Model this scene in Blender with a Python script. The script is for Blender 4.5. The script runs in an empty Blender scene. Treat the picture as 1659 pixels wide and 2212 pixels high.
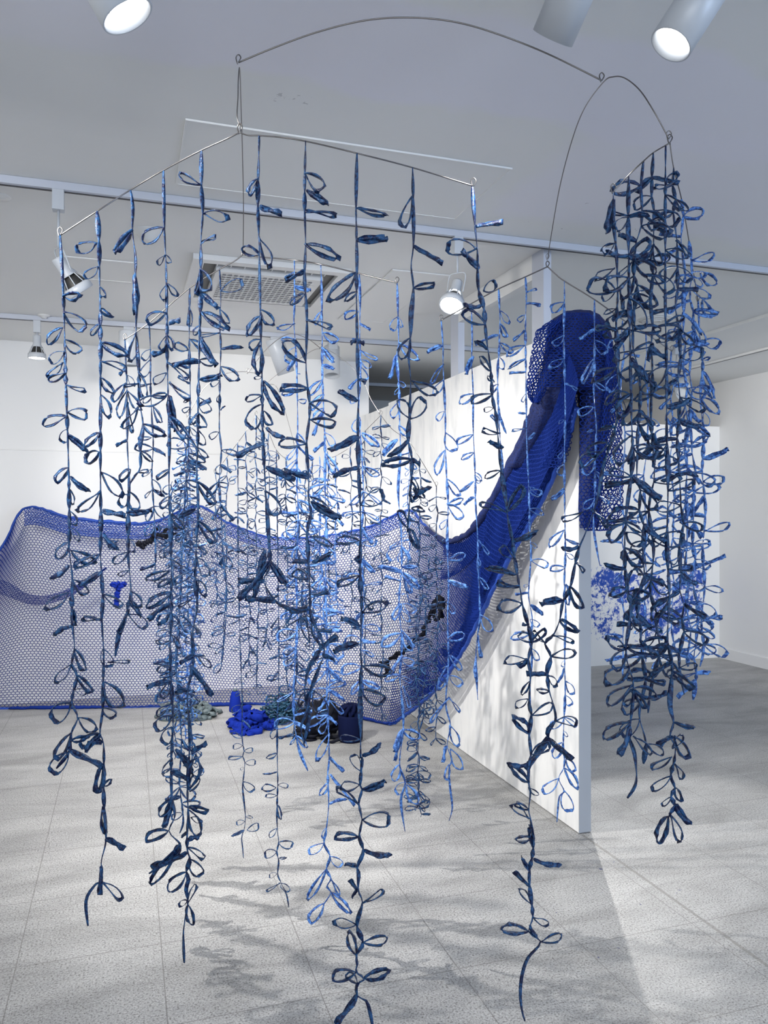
import bpy, math, random
import numpy as np
from mathutils import Vector, Matrix
PI = math.pi
scn = bpy.context.scene
col = scn.collection

# ------------------------------------------------------------------ camera, world, exposure
CAMH = 1.5; FPX = 1700.0; CX = 829.5; CY = 1106.0; YAW = math.radians(18.15)
cam_d = bpy.data.cameras.new('camera'); cam = bpy.data.objects.new('camera', cam_d); col.objects.link(cam)
cam.location = (0, 0, CAMH); cam.rotation_euler = (PI/2, 0, -YAW)
cam_d.sensor_width = 36; cam_d.lens = FPX/2212*36; cam_d.clip_start = .05; cam_d.clip_end = 60
scn.camera = cam
FW = Vector((math.sin(YAW), math.cos(YAW), 0)); RT = Vector((math.cos(YAW), -math.sin(YAW), 0)); UP = Vector((0, 0, 1))
CAM = Vector((0, 0, CAMH))
def at(px, py, d): return CAM + FW*d + RT*(d*(px-CX)/FPX) + UP*(d*(CY-py)/FPX)
def dX(px, X): return X/(FW.x + RT.x*(px-CX)/FPX)      # distance of the ray's hit with the plane x = X
def dY(px, Y): return Y/(FW.y + RT.y*(px-CX)/FPX)

w = bpy.data.worlds.new('world'); scn.world = w; w.use_nodes = True
w.node_tree.nodes['Background'].inputs[0].default_value = (.8, .87, 1, 1)
w.node_tree.nodes['Background'].inputs[1].default_value = .3
scn.view_settings.view_transform = 'Standard'; scn.view_settings.look = 'None'
scn.view_settings.exposure = -0.10; scn.view_settings.gamma = 1; scn.view_settings.use_curve_mapping = False

def area(name, loc, aim, sx, sy, power, colr):
    l = bpy.data.lights.new(name, 'AREA'); l.shape = 'RECTANGLE'; l.size = sx; l.size_y = sy; l.energy = power; l.color = colr
    o = bpy.data.objects.new(name, l); col.objects.link(o); o.location = loc
    o.rotation_euler = (Vector(aim)-Vector(loc)).to_track_quat('-Z', 'Y').to_euler(); return o
def spot(name, loc, aim, power, angle, blend=.6, colr=(1, .97, .93), rad=.12):
    l = bpy.data.lights.new(name, 'SPOT'); l.energy = power; l.spot_size = math.radians(angle); l.spot_blend = blend
    l.color = colr; l.shadow_soft_size = rad
    o = bpy.data.objects.new(name, l); col.objects.link(o); o.location = loc
    o.rotation_euler = (Vector(aim)-Vector(loc)).to_track_quat('-Z', 'Y').to_euler(); return o
# unseen area lights added behind the camera as fill, bluish on the right
area('cool_fill_right', (4.6, -3.2, 1.9), (3.4, 4, 2.9), 2.2, 2.2, 170, (.52, .70, 1))
area('fill_left', (-1.6, -3.4, 1.8), (0.3, 5, 1.3), 3.2, 2.2, 125, (.93, .96, 1))

# ------------------------------------------------------------------ materials
def mat(name, c, rough=.6, metal=0, spec=.5):
    m = bpy.data.materials.new(name); m.use_nodes = True
    b = m.node_tree.nodes['Principled BSDF']
    b.inputs['Base Color'].default_value = (*c, 1); b.inputs['Roughness'].default_value = rough
    b.inputs['Metallic'].default_value = metal; b.inputs['Specular IOR Level'].default_value = spec
    return m
class NT:
    def __init__(s, m): s.t = m.node_tree; s.b = s.t.nodes['Principled BSDF']
    def n(s, ty, **kw):
        n = s.t.nodes.new(ty)
        for k, v in kw.items(): setattr(n, k, v)
        return n
    def l(s, a, b): s.t.links.new(a, b)
    def pos(s): return s.n('ShaderNodeNewGeometry').outputs['Position']
    def objc(s): return s.n('ShaderNodeTexCoord').outputs['Object']
    def noise(s, v, scale, detail=3, rough=.5, dist=0):
        n = s.n('ShaderNodeTexNoise'); n.inputs['Scale'].default_value = scale; n.inputs['Detail'].default_value = detail
        n.inputs['Roughness'].default_value = rough; n.inputs['Distortion'].default_value = dist; s.l(v, n.inputs['Vector']); return n.outputs['Fac']
    def ramp(s, f, stops):
        r = s.n('ShaderNodeValToRGB'); e = r.color_ramp.elements
        while len(e) < len(stops): e.new(.5)
        for el, (p, c) in zip(e, stops): el.position = p; el.color = (*c, 1) if len(c) == 3 else c
        s.l(f, r.inputs[0]); return r.outputs['Color']
    def math(s, op, a, b=0, c=None):
        n = s.n('ShaderNodeMath', operation=op)
        for i, x in enumerate((a, b, c)):
            if x is None: continue
            if isinstance(x, (int, float)): n.inputs[i].default_value = x
            else: s.l(x, n.inputs[i])
        return n.outputs[0]
    def mix(s, f, a, b, mode='MIX'):
        n = s.n('ShaderNodeMix', data_type='RGBA', blend_type=mode)
        for i, x in ((0, f), (6, a), (7, b)):
            if isinstance(x, (int, float)): n.inputs[i].default_value = x
            elif isinstance(x, tuple): n.inputs[i].default_value = (*x, 1)
            else: s.l(x, n.inputs[i])
        return n.outputs[2]
    def sep(s, v):
        n = s.n('ShaderNodeSeparateXYZ'); s.l(v, n.inputs[0]); return n.outputs
    def box(s, xyz, a0, a1, b0, b1, i=0, j=1, soft=.02, wob=None):
        # soft-edged rectangle mask in two coordinates
        def edge(v, lo, hi):
            m1 = s.n('ShaderNodeMapRange'); m1.inputs[1].default_value = lo-soft; m1.inputs[2].default_value = lo+soft; s.l(v, m1.inputs[0])
            m2 = s.n('ShaderNodeMapRange'); m2.inputs[1].default_value = hi-soft; m2.inputs[2].default_value = hi+soft; s.l(v, m2.inputs[0])
            return s.math('SUBTRACT', m1.outputs[0], m2.outputs[0])
        u, v = xyz[i], xyz[j]
        if wob is not None: u = s.math('ADD', u, wob); v = s.math('ADD', v, wob)
        return s.math('MULTIPLY', edge(u, a0, a1), edge(v, b0, b1))
    def bump(s, h, strength=.2, dist=.01):
        n = s.n('ShaderNodeBump'); n.inputs['Strength'].default_value = strength; n.inputs['Distance'].default_value = dist
        s.l(h, n.inputs['Height']); s.l(n.outputs[0], s.b.inputs['Normal'])

M = {}
M['wall'] = mat('white_wall_paint', (.80, .80, .79), .75, spec=.25)
t = NT(M['wall']); p = t.pos(); t.l(t.mix(t.noise(p, 1.3, 4), (.78, .78, .775), (.82, .82, .815)), t.b.inputs['Base Color']); t.bump(t.noise(p, 60, 2), .05, .004)

M['partition'] = mat('brushed_partition_paint', (.8, .8, .79), .6, spec=.3)
t = NT(M['partition']); p = t.pos()
mp = t.n('ShaderNodeMapping'); mp.inputs['Scale'].default_value = (1, 9, 2.2); t.l(p, mp.inputs[0])
t.l(t.ramp(t.noise(mp.outputs[0], 1.4, 4, .6), [(.32, (.68, .69, .70)), (.55, (.83, .83, .82))]), t.b.inputs['Base Color'])
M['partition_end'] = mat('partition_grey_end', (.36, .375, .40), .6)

# ceiling: old white paint with repainted, cooler patches, a scraped rosette and small chips
M['ceiling'] = mat('patched_ceiling_paint', (.6, .6, .6), .8, spec=.2)
t = NT(M['ceiling']); p = t.pos(); xyz = t.sep(p)
wob = t.math('MULTIPLY', t.math('SUBTRACT', t.noise(p, 3, 4), .5), .25)
base = t.mix(t.noise(p, .9, 3), (.76, .77, .76), (.81, .81, .80))
lil = (.79, .785, .86)
c = t.mix(t.math('MULTIPLY', t.box(xyz, -2.2, 2.6, 1.92, 2.42, wob=wob, soft=.03), .75), base, lil)
c = t.mix(t.math('MULTIPLY', t.box(xyz, 1.55, 4.1, 2.25, 3.2, wob=wob, soft=.05), .6), c, lil)
c = t.mix(t.math('MULTIPLY', t.box(xyz, -1.1, .1, 2.3, 2.9, wob=wob, soft=.1), .35), c, (.64, .65, .65))
chip = t.math('GREATER_THAN', t.math('MULTIPLY', t.noise(p, 14, 5, .7), t.box(xyz, 1.65, 2.5, 2.85, 3.4, soft=.1)), .665)
c = t.mix(t.math('MULTIPLY', chip, .6), c, (.18, .18, .2))
chip2 = t.math('GREATER_THAN', t.math('MULTIPLY', t.noise(p, 22, 5, .7), t.box(xyz, .36, .62, 2.44, 2.6, soft=.05)), .58)
c = t.mix(t.math('MULTIPLY', chip2, .5), c, (.35, .35, .36))
t.l(c, t.b.inputs['Base Color']); t.bump(t.noise(p, 7, 5), .12, .01)

# terrazzo-look vinyl floor with tile joints, scuffs and paint specks
M['floor'] = mat('speckled_vinyl_floor', (.45, .45, .44), .42, spec=.35)
t = NT(M['floor']); p = t.pos(); xyz = t.sep(p)
sp1 = t.ramp(t.noise(p, 150, 3, .7), [(.36, (.13, .127, .123)), (.46, (.375, .375, .37)), (.60, (.46, .46, .455)), (.72, (.64, .64, .63))])
sp2 = t.ramp(t.noise(p, 420, 2, .6), [(.40, (.62, .61, .60)), (.52, (1, 1, 1))])
c = t.mix(.7, sp1, sp2, 'MULTIPLY')
mp = t.n('ShaderNodeMapping'); mp.inputs['Scale'].default_value = (.8, 2.6, 1); mp.inputs['Rotation'].default_value = (0, 0, .25); t.l(p, mp.inputs[0])
scuff = t.ramp(t.noise(mp.outputs[0], 1.9, 7, .62, .6), [(.34, (.66, .66, .66)), (.50, (.92, .92, .92)), (.64, (1.1, 1.1, 1.1))])
c = t.mix(.85, c, scuff, 'MULTIPLY')
def joint(v, off, per, half):
    f = t.math('MODULO', t.math('ADD', v, 46.1-off+half), per)      # stays positive
    return t.math('LESS_THAN', f, 2*half)
j = t.math('MAXIMUM', joint(xyz[0], .116, .461, .0018), joint(xyz[1], 2.379 % .461, .461, .0018))
c = t.mix(t.math('MULTIPLY', j, .75), c, (.16, .155, .15))
g = t.box(xyz, 2.008, 2.022, -4, 3.19, soft=.002)
c = t.mix(t.math('MULTIPLY', g, .65), c, (.15, .145, .13))
sc = t.math('GREATER_THAN', t.math('MULTIPLY', t.noise(p, 26, 3, .6), t.box(xyz, 1.3, 2.3, 2.1, 3.1, soft=.2)), .70)
c = t.mix(sc, c, (.05, .06, .16))
sc2 = t.math('GREATER_THAN', t.noise(p, 17, 4, .75), .79)
c = t.mix(t.math('MULTIPLY', sc2, .45), c, (.10, .09, .09))
t.l(c, t.b.inputs['Base Color'])
t.l(t.ramp(t.noise(p, 3, 4), [(.3, (.36,)*3), (.7, (.52,)*3)]), t.b.inputs['Roughness'])

# wall with the blue sponge-printed mural
M['mural'] = mat('mural_wall_paint', (.8, .8, .79), .75, spec=.25)
t = NT(M['mural']); p = t.pos(); xyz = t.sep(p)
big = t.noise(p, 5.5, 3, .6, .4); fine = t.noise(p, 26, 6, .75, .5)
wob = t.math('MULTIPLY', t.math('SUBTRACT', t.noise(p, 4, 4), .5), .5)
mask = t.box(xyz, 3.7, 5.74, .16, .98, 0, 2, soft=.12, wob=wob)
v = t.math('MULTIPLY', t.math('ADD', t.math('MULTIPLY', big, .62), t.math('MULTIPLY', fine, .76)), mask)
c = t.ramp(v, [(.665, (.80, .80, .79)), (.70, (.36, .40, .62)), (.735, (.03, .09, .42)), (.9, (.02, .06, .36))])
t.l(c, t.b.inputs['Base Color'])

M['white_metal'] = mat('backlit_white_enamel', (.50, .53, .57), .35, spec=.5)  # white enamel greyed, its backlit shade put into the colour
M['track'] = mat('track_enamel', (.50, .53, .60), .4)
M['slot'] = mat('track_slot_black', (.02, .02, .025), .5)
M['black'] = mat('black_fins', (.02, .02, .02), .45)
M['plastic'] = mat('ceiling_fitting_white', (.74, .74, .73), .5)
M['grille'] = mat('grille_grey', (.22, .22, .23), .6)
M['wire'] = mat('steel_wire', (.20, .19, .19), .32, 1)
M['glow'] = mat('lit_lamp', (1, 1, 1), .5)
b_ = M['glow'].node_tree.nodes['Principled BSDF']; b_.inputs['Emission Color'].default_value = (1, .97, .93, 1); b_.inputs['Emission Strength'].default_value = 40
def ribbon_mat(name, c1, c2, rough=.38):
    m = mat(name, c1, rough, spec=.35); t = NT(m); p = t.pos()
    t.l(t.mix(t.ramp(t.noise(p, 75, 4, .7, .6), [(.43, (0, 0, 0)), (.60, (1, 1, 1))]), c1, c2), t.b.inputs['Base Color'])  # noise puts steel-blue highlights and near-black edges into the colour
    t.bump(t.noise(p, 260, 2), .6, .003)
    return m
M['ribbon'] = ribbon_mat('blue_plastic_ribbon', (.002, .006, .042), (.020, .085, .215))
M['ribbon_lit'] = ribbon_mat('lit_blue_plastic_ribbon', (.008, .040, .19), (.12, .29, .68))  # lighter copy of the ribbon, lamp light put into its colour
M['net'] = mat('ultramarine_net_yarn', (.003, .022, .19), .75, spec=.2)
M['cloth'] = mat('ultramarine_net_cloth', (.006, .035, .32), .75)
t = NT(M['cloth']); p = t.pos()
vo = t.n('ShaderNodeTexVoronoi', feature='DISTANCE_TO_EDGE'); vo.inputs['Scale'].default_value = 60; t.l(p, vo.inputs['Vector'])
t.l(t.ramp(vo.outputs['Distance'], [(.02, (.002, .018, .13)), (.12, (.001, .008, .07))]), t.b.inputs['Base Color'])
t.bump(vo.outputs['Distance'], .5, .006)
M['hem'] = mat('bright_blue_hem', (.01, .075, .48), .7)
t = NT(M['hem']); p = t.pos()
t.l(t.mix(t.noise(p, 45, 5, .7), (.004, .025, .2), (.012, .08, .46)), t.b.inputs['Base Color']); t.bump(t.noise(p, 90, 3), .4, .004)
M['grey_tape'] = mat('grey_green_rubber_tape', (.09, .12, .13), .5)
M['blue_cloth'] = mat('royal_blue_cloth', (.002, .018, .24), .85, spec=.2)
M['teal'] = ribbon_mat('dark_teal_ribbon', (.006, .03, .055), (.02, .09, .17))
M['blackcloth'] = mat('black_cloth', (.003, .004, .010), .7, spec=.2)
M['navy'] = mat('navy_cloth', (.001, .004, .03), .85, spec=.15)

# ------------------------------------------------------------------ mesh helpers
def tag(o, label=None, cat=None, group=None, kind=None):
    if label: o['label'] = label
    if cat: o['category'] = cat
    if group: o['group'] = group
    if kind: o['kind'] = kind
    return o
def link(name, me, m=None, parent=None, smooth=True):
    if m is not None: me.materials.append(m)
    if smooth: me.polygons.foreach_set('use_smooth', [True]*len(me.polygons))
    o = bpy.data.objects.new(name, me); col.objects.link(o)
    if parent is not None: o.parent = parent
    return o
def empty(name, loc, label=None, cat=None, group=None):
    o = bpy.data.objects.new(name, None); o.empty_display_size = .05; col.objects.link(o); o.location = loc
    return tag(o, label, cat, group)
def wpos(o):
    v = Vector((0, 0, 0))
    while o is not None: v += o.matrix_basis.translation; o = o.parent
    return v
class MB:
    def __init__(s): s.v = []; s.f = []
    def box(s, a, b, rot=None, org=None):
        x0, y0, z0 = a; x1, y1, z1 = b; n = len(s.v)
        vs = [Vector(q) for q in ((x0,y0,z0),(x1,y0,z0),(x1,y1,z0),(x0,y1,z0),(x0,y0,z1),(x1,y0,z1),(x1,y1,z1),(x0,y1,z1))]
        if rot is not None: vs = [rot @ q for q in vs]
        if org is not None: vs = [q+Vector(org) for q in vs]
        s.v += [tuple(q) for q in vs]
        s.f += [tuple(n+i for i in q) for q in ((0,3,2,1),(4,5,6,7),(0,1,5,4),(1,2,6,5),(2,3,7,6),(3,0,4,7))]; return s
    def tube(s, pts, r, k=6, cap=True):
        pts = [Vector(p) for p in pts]; n0 = len(s.v); N = len(pts); prev = None
        for i, p in enumerate(pts):
            d = (pts[min(i+1, N-1)]-pts[max(i-1, 0)]); d = d.normalized() if d.length > 1e-9 else Vector((0, 0, 1))
            if prev is None: u = d.orthogonal().normalized()
            else: u = (prev - d*prev.dot(d)); u = u.normalized() if u.length > 1e-6 else d.orthogonal().normalized()
            prev = u; w_ = d.cross(u); rr = r[i] if isinstance(r, (list, tuple)) else r
            for j in range(k): a = 2*PI*j/k; s.v.append(tuple(p+u*(rr*math.cos(a))+w_*(rr*math.sin(a))))
        for i in range(N-1):
            for j in range(k): s.f.append((n0+i*k+j, n0+i*k+(j+1) % k, n0+(i+1)*k+(j+1) % k, n0+(i+1)*k+j))
        if cap: s.f.append(tuple(n0+j for j in range(k))[::-1]); s.f.append(tuple(n0+(N-1)*k+j for j in range(k)))
        return s
    def lathe(s, prof, k=24, M4=Matrix()):
        # prof: (radius, z) list revolved about z then transformed
        n0 = len(s.v); N = len(prof)
        for r, z in prof:
            for j in range(k): a = 2*PI*j/k; s.v.append(tuple(M4 @ Vector((r*math.cos(a), r*math.sin(a), z))))
        for i in range(N-1):
            for j in range(k): s.f.append((n0+i*k+j, n0+i*k+(j+1) % k, n0+(i+1)*k+(j+1) % k, n0+(i+1)*k+j))
        return s
    def strip(s, pts, wid, dirs, th=.0008):
        # flat ribbon with real thickness: pts centre line, wid full widths, dirs width directions
        n0 = len(s.v); N = len(pts)
        for i, p in enumerate(pts):
            d = (pts[min(i+1, N-1)]-pts[max(i-1, 0)]).normalized(); wv = dirs[i]; wv = (wv - d*wv.dot(d))
            wv = wv.normalized() if wv.length > 1e-6 else d.orthogonal().normalized()
            nn = d.cross(wv)
            h = wid[i]/2
            for a, b in ((-h, -th), (h, -th), (h, th), (-h, th)): s.v.append(tuple(p+wv*a+nn*b))
        for i in range(N-1):
            for j in range(4): s.f.append((n0+i*4+j, n0+i*4+(j+1) % 4, n0+(i+1)*4+(j+1) % 4, n0+(i+1)*4+j))
        s.f.append((n0+3, n0+2, n0+1, n0)); e = n0+(N-1)*4; s.f.append((e, e+1, e+2, e+3)); return s
    def mesh(s, name):
        me = bpy.data.meshes.new(name); me.from_pydata(s.v, [], s.f); me.update(); return me
    def build(s, name, m, parent=None, smooth=True):
        if parent is not None:
            L = wpos(parent)
            s.v = [(x-L.x, y-L.y, z-L.z) for x, y, z in s.v]
        return link(name, s.mesh(name), m, parent, smooth)
def catmull(P, n=8):
    P = [Vector(p) for p in P]; out = []
    for i in range(len(P)-1):
        p0 = P[max(i-1, 0)]; p1 = P[i]; p2 = P[i+1]; p3 = P[min(i+2, len(P)-1)]
        for k in range(n):
            t_ = k/n; out.append(.5*((2*p1)+(p2-p0)*t_+(2*p0-5*p1+4*p2-p3)*t_*t_+(3*p1-p0-3*p2+p3)*t_**3))
    out.append(P[-1]); return out
def struct(name, mb, m, smooth=False):
    o = mb.build(name, m, None, smooth); o['kind'] = 'structure'; return o

# ------------------------------------------------------------------ the room
CEIL = 2.84; XR = 5.82; XL = -3.5; YB = -4.2; YW = 6.75; YM = 6.64; XP0, XP1 = 2.005, 2.07; YP = 3.2; HP = 2.375; YFAR = 9.0
struct('floor', MB().box((XL-.2, YB-.2, -.1), (XR+.2, YFAR+.2, 0)), M['floor'])
struct('ceiling', MB().box((XL-.2, YB-.2, CEIL), (XR+.2, YFAR+.2, CEIL+.1)), M['ceiling'])
struct('wall_left', MB().box((XL-.15, YB, 0), (XL, YFAR, CEIL)), M['wall'])
struct('wall_right', MB().box((XR, YB, 0), (XR+.15, YFAR, CEIL)), M['wall'])
struct('wall_front', MB().box((XL-.15, YB-.15, 0), (XR+.15, YB, CEIL)), M['wall'])
struct('wall_far', MB().box((XL, YFAR, 0), (XR, YFAR+.15, CEIL)), M['wall'])
struct('wall_back', MB().box((XL, YW, 0), (XP1, YW+.12, CEIL)), M['wall'])
struct('trim_1', MB().box((XL, YW-.006, 1.985), (1.2, YW, 1.997)), M['plastic'])
struct('baseboard_right', MB().box((XR-.018, YB, 0), (XR, YM, .105)), M['wall'])
struct('trim_2', MB().box((4.11, YB, CEIL-.022), (4.40, YM+2, CEIL)), M['ceiling'])
mw = struct('wall_mural', MB().box((XP1, YM, 0), (XR, YM+.1, 2.38)), M['mural'])
pt = empty('partition_wall', (XP0, YP, 0), 'tall white free-standing partition with a grey end face, under the draped net', 'partition')
# two boards: near board and a slightly lower far board
MB().box((XP0, YP+.004, .004), (XP1, 6.0, HP)).build('near_board', M['partition'], pt, False)
MB().box((XP0+.002, 6.0, .004), (XP1, YW, HP-.02)).build('far_board', M['partition'], pt, False)
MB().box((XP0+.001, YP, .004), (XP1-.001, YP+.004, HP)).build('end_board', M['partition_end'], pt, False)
pb = empty('ceiling_brace', (2.0, 3.66, 2.38), 'white timber brace of two posts and a beam fixed between partition top and ceiling', 'brace')
MB().box((2.012, 3.54, HP+.002), (2.056, 3.66, CEIL-.001)).build('post', M['track'], pb, False)
MB().box((2.012, 4.62, HP+.002), (2.056, 4.74, CEIL-.001)).build('post', M['track'], pb, False)
MB().box((2.014, 3.66, CEIL-.13), (2.054, 4.62, CEIL-.001)).build('beam', M['plastic'], pb, False)

# ceiling fittings
def hatch(x0, x1, y0, y1, label, fw=.02):
    o = empty('ceiling_hatch', (x0, y0, CEIL), label, 'hatch', None)
    MB().box((x0, y0, CEIL-.006), (x1, y1, CEIL-.001)).build('cover', M['ceiling'], o, False)
    f = MB()
    for a, b in (((x0-fw, y0-fw), (x1+fw, y0)), ((x0-fw, y1), (x1+fw, y1+fw)), ((x0-fw, y0), (x0, y1)), ((x1, y0), (x1+fw, y1))):
        f.box((a[0], a[1], CEIL-.008), (b[0], b[1], CEIL-.001))
    f.build('frame', M['ceiling'], o, False); return o
hatch(.2, 1.42, 2.76, 3.3, 'wide flush ceiling hatch above the front left wire mobile', .008)
hatch(1.41, 1.72, 4.12, 5.26, 'long narrow ceiling hatch to the right of the air conditioner', .015)
hatch(-.3, .03, 4.43, 4.8, 'small square ceiling hatch left of the air conditioner', .008)
ac = empty('air_conditioner', (.75, 4.6, CEIL), 'white square ceiling cassette air conditioner with a dark slotted intake grille', 'air conditioner')
ax0, ax1, ay0, ay1 = .33, 1.18, 4.17, 5.0
f = MB().box((ax0, ay0, CEIL-.03), (ax1, ay0+.06, CEIL-.001)).box((ax0, ay1-.06, CEIL-.03), (ax1, ay1, CEIL-.001)).box((ax0, ay0+.06, CEIL-.03), (ax0+.06, ay1-.06, CEIL-.001)).box((ax1-.06, ay0+.06, CEIL-.03), (ax1, ay1-.06, CEIL-.001))
f.build('frame', M['plastic'], ac, False)
MB().box((ax0+.06, ay0+.06, CEIL-.006), (ax1-.06, ay1-.06, CEIL-.001)).build('slot', M['black'], ac, False)
cp = MB().box((ax0+.13, ay0+.13, CEIL-.045), (ax1-.13, ay1-.13, CEIL-.007)).build('cover_panel', M['plastic'], ac, False)
gx0, gx1, gy0, gy1 = ax0+.17, ax1-.17, ay0+.17, ay1-.17
gr = MB()
for i in range(16):
    x = gx0+(gx1-gx0)*i/16
    gr.box((x, gy0, CEIL-.048), (x+.018, gy1, CEIL-.0455))
gr.build('grille', M['grille'], cp, False)
lv = MB()
for i in range(12):
    y = gy0+(gy1-gy0)*(i+.5)/12; lv.box((gx0, y, CEIL-.050), (gx1, y+.008, CEIL-.0483))
lv.build('grille_bars', M['plastic'], cp, False)
fl = MB()
for i in range(9):
    x = ax0+.13+(ax1-ax0-.26)*i/8; fl.box((x, ay0+.065, CEIL-.022), (x+.006, ay0+.12, CEIL-.007))
fl.build('flap', M['plastic'], ac, False)
def disc(name, px, py, r, label, cat, rings=1, drop=.03):
    d = (CEIL-CAMH)*FPX/(CY-py); c = at(px, py, d); o = empty(name, (c.x, c.y, CEIL), label, cat)
    prof = [(0, -drop), (r*.45, -drop), (r*.5, -drop*.5), (r*.9, -.008), (r, -.002), (r, 0)]
    MB().lathe(prof, 28, Matrix.Translation((c.x, c.y, CEIL))).build('body', M['plastic'], o)
    if rings > 1:
        for k in range(rings):
            rr = r*(.35+.22*k); pts = [(c.x+rr*math.cos(a*PI/14), c.y+rr*math.sin(a*PI/14), CEIL-.022+.004*k) for a in range(29)]
            MB().tube(pts, .004, 5).build('ring', M['plastic'], o)
    return o
disc('smoke_detector', 318, 500, .075, 'white dome smoke detector on the ceiling between front left strands', 'detector', 1, .045)
disc('sprinkler_rose', 95, 681, .04, 'small white round sprinkler cover on the ceiling above the far left track lamp', 'sprinkler', 1, .02)
disc('air_diffuser', 1412, 688, .13, 'round ringed ceiling air diffuser behind the right strand bundle', 'vent', 3, .02)
disc('downlight', 0, 424, .045, 'small round downlight on the ceiling at the left picture edge', 'downlight', 1, .01)

def track(name, a, b, label):
    o = empty(name, a, label, 'light track'); A, B = Vector(a), Vector(b)
    if abs(A.x-B.x) > abs(A.y-B.y):
        MB().box((A.x, A.y-.018, CEIL-.032), (B.x, A.y+.018, CEIL-.001)).build('rail', M['track'], o, False)
        MB().box((A.x+.02, A.y+.003, CEIL-.0335), (B.x-.02, A.y+.016, CEIL-.0322)).build('slot', M['slot'], o, False)  # black slot, set far and wide to stand in for the underside shadow
    else:
        MB().box((A.x-.018, A.y, CEIL-.02), (A.x+.018, B.y, CEIL-.001)).build('rail', M['plastic'], o, False)
        MB().box((A.x-.006, A.y+.02, CEIL-.0215), (A.x+.006, B.y-.02, CEIL-.0202)).build('slot', M['slot'], o, False)
T1, T2, T0 = 3.455, 5.85, 1.45
track('light_track', (-2.6, T1, CEIL), (3.62, T1, CEIL), 'long grey ceiling light track nearer the camera, crossing behind the hanging strands')
track('light_track', (-3.0, T2, CEIL), (4.0, T2, CEIL), 'farther ceiling light track running just before the back wall')
track('light_track', (2.1, 7.8, CEIL), (5.6, 7.8, CEIL), 'dim light track in the dark space beyond the partition')
track('light_track', (4.96, 2.0, CEIL), (4.96, 6.2, CEIL), 'short light track running away along the right side of the ceiling')
track('light_track', (-2.0, T0, CEIL), (3.5, T0, CEIL), 'nearest ceiling light track, carrying the lamps at the top picture edge')

def frame_from(axis):
    z = Vector(axis).normalized(); x = z.orthogonal().normalized(); y = z.cross(x)
    return Matrix((x, y, z)).transposed()
def can_lamp(trackY, mouth, axis, dia, length, label, lit=True, power=100, ang=50, rad=.05, glow=True):
    """cylinder head on a yoke under the track; mouth = centre of the opening, axis = where it points"""
    axis = Vector(axis).normalized(); mouth = Vector(mouth); back = mouth-axis*length; mid = mouth-axis*(length*.55)
    o = empty('track_lamp', (mid.x, trackY, CEIL-.03), label, 'track lamp')
    R = frame_from(axis).to_4x4(); R.translation = back; r = dia/2
    hs = MB().lathe([(0, 0), (r*.9, 0), (r, r*.1), (r, length), (r*.93, length), (r*.9, length*.72), (r*.86, length*.7)], 32, R).build('lamp_housing', M['white_metal'], o)
    MB().lathe([(0, length*.72), (r*.8, length*.72), (r*.82, length*.715)], 28, R).build('bulb', M['glow'] if glow else M['plastic'], hs)
    side = axis.cross(UP).normalized()
    y = MB(); top = Vector((mid.x, trackY, CEIL-.09))
    for sgn in (-1, 1):
        a = mid+side*(sgn*(r+.004)); y.strip([a, a+(top-a)*.5+side*sgn*.004, top+side*sgn*.004], [.016]*3, [axis]*3, .0015)
    y.build('yoke', M['white_metal'], o)
    MB().box((mid.x-.035, trackY-.02, CEIL-.095), (mid.x+.035, trackY+.02, CEIL-.034)).build('adaptor', M['white_metal'], o, False)
    if power: spot('lamp_or_fill_light', mouth-axis*(length*.2), mouth+axis*3, power, ang, .7, rad=rad)
    return o
def camvec(r, u, toward): return RT*r+UP*u-FW*toward
def ctrl(px, py, d): return at(px, py, d)
can_lamp(T0, at(276, 36, 1.80), camvec(.48, -.86, -.14), .125, .17, 'lit white cylinder lamp at the top left corner of the picture', power=15, ang=55)
can_lamp(T0, at(1194, 82, 1.80), camvec(-.33, -.71, -.62), .098, .2, 'white cylinder lamp seen from outside at the top, left of the glaring lamp', power=150, ang=44)
can_lamp(T0, at(1449, 97, 1.78), camvec(-.54, -.84, .03), .098, .19, 'glaring lit cylinder lamp at the top right of the picture', power=10, ang=60)
can_lamp(T2, at(618, 806, 5.75), Vector((.3, .12, -.75)), .13, .26, 'white cylinder lamp tilted right on the far track', power=45, ang=85, glow=False)
can_lamp(T2, at(717, 812, 6.02), Vector((-.05, -.25, -1)), .125, .24, 'upright white cylinder lamp on the far track beside the tilted one', power=45, ang=75, glow=False)
can_lamp(T2, at(279, 790, 5.5), Vector((.02, .05, -1)), .13, .24, 'white cylinder lamp on the far track behind the second row of strands', power=60, ang=75, glow=False)
can_lamp(5.2, at(1478, 850, 6.1), Vector((-.4, -.75, -.6)), .12, .18, 'white lamp on the right ceiling behind the strand bundle', power=120, ang=80, glow=False)

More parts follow.
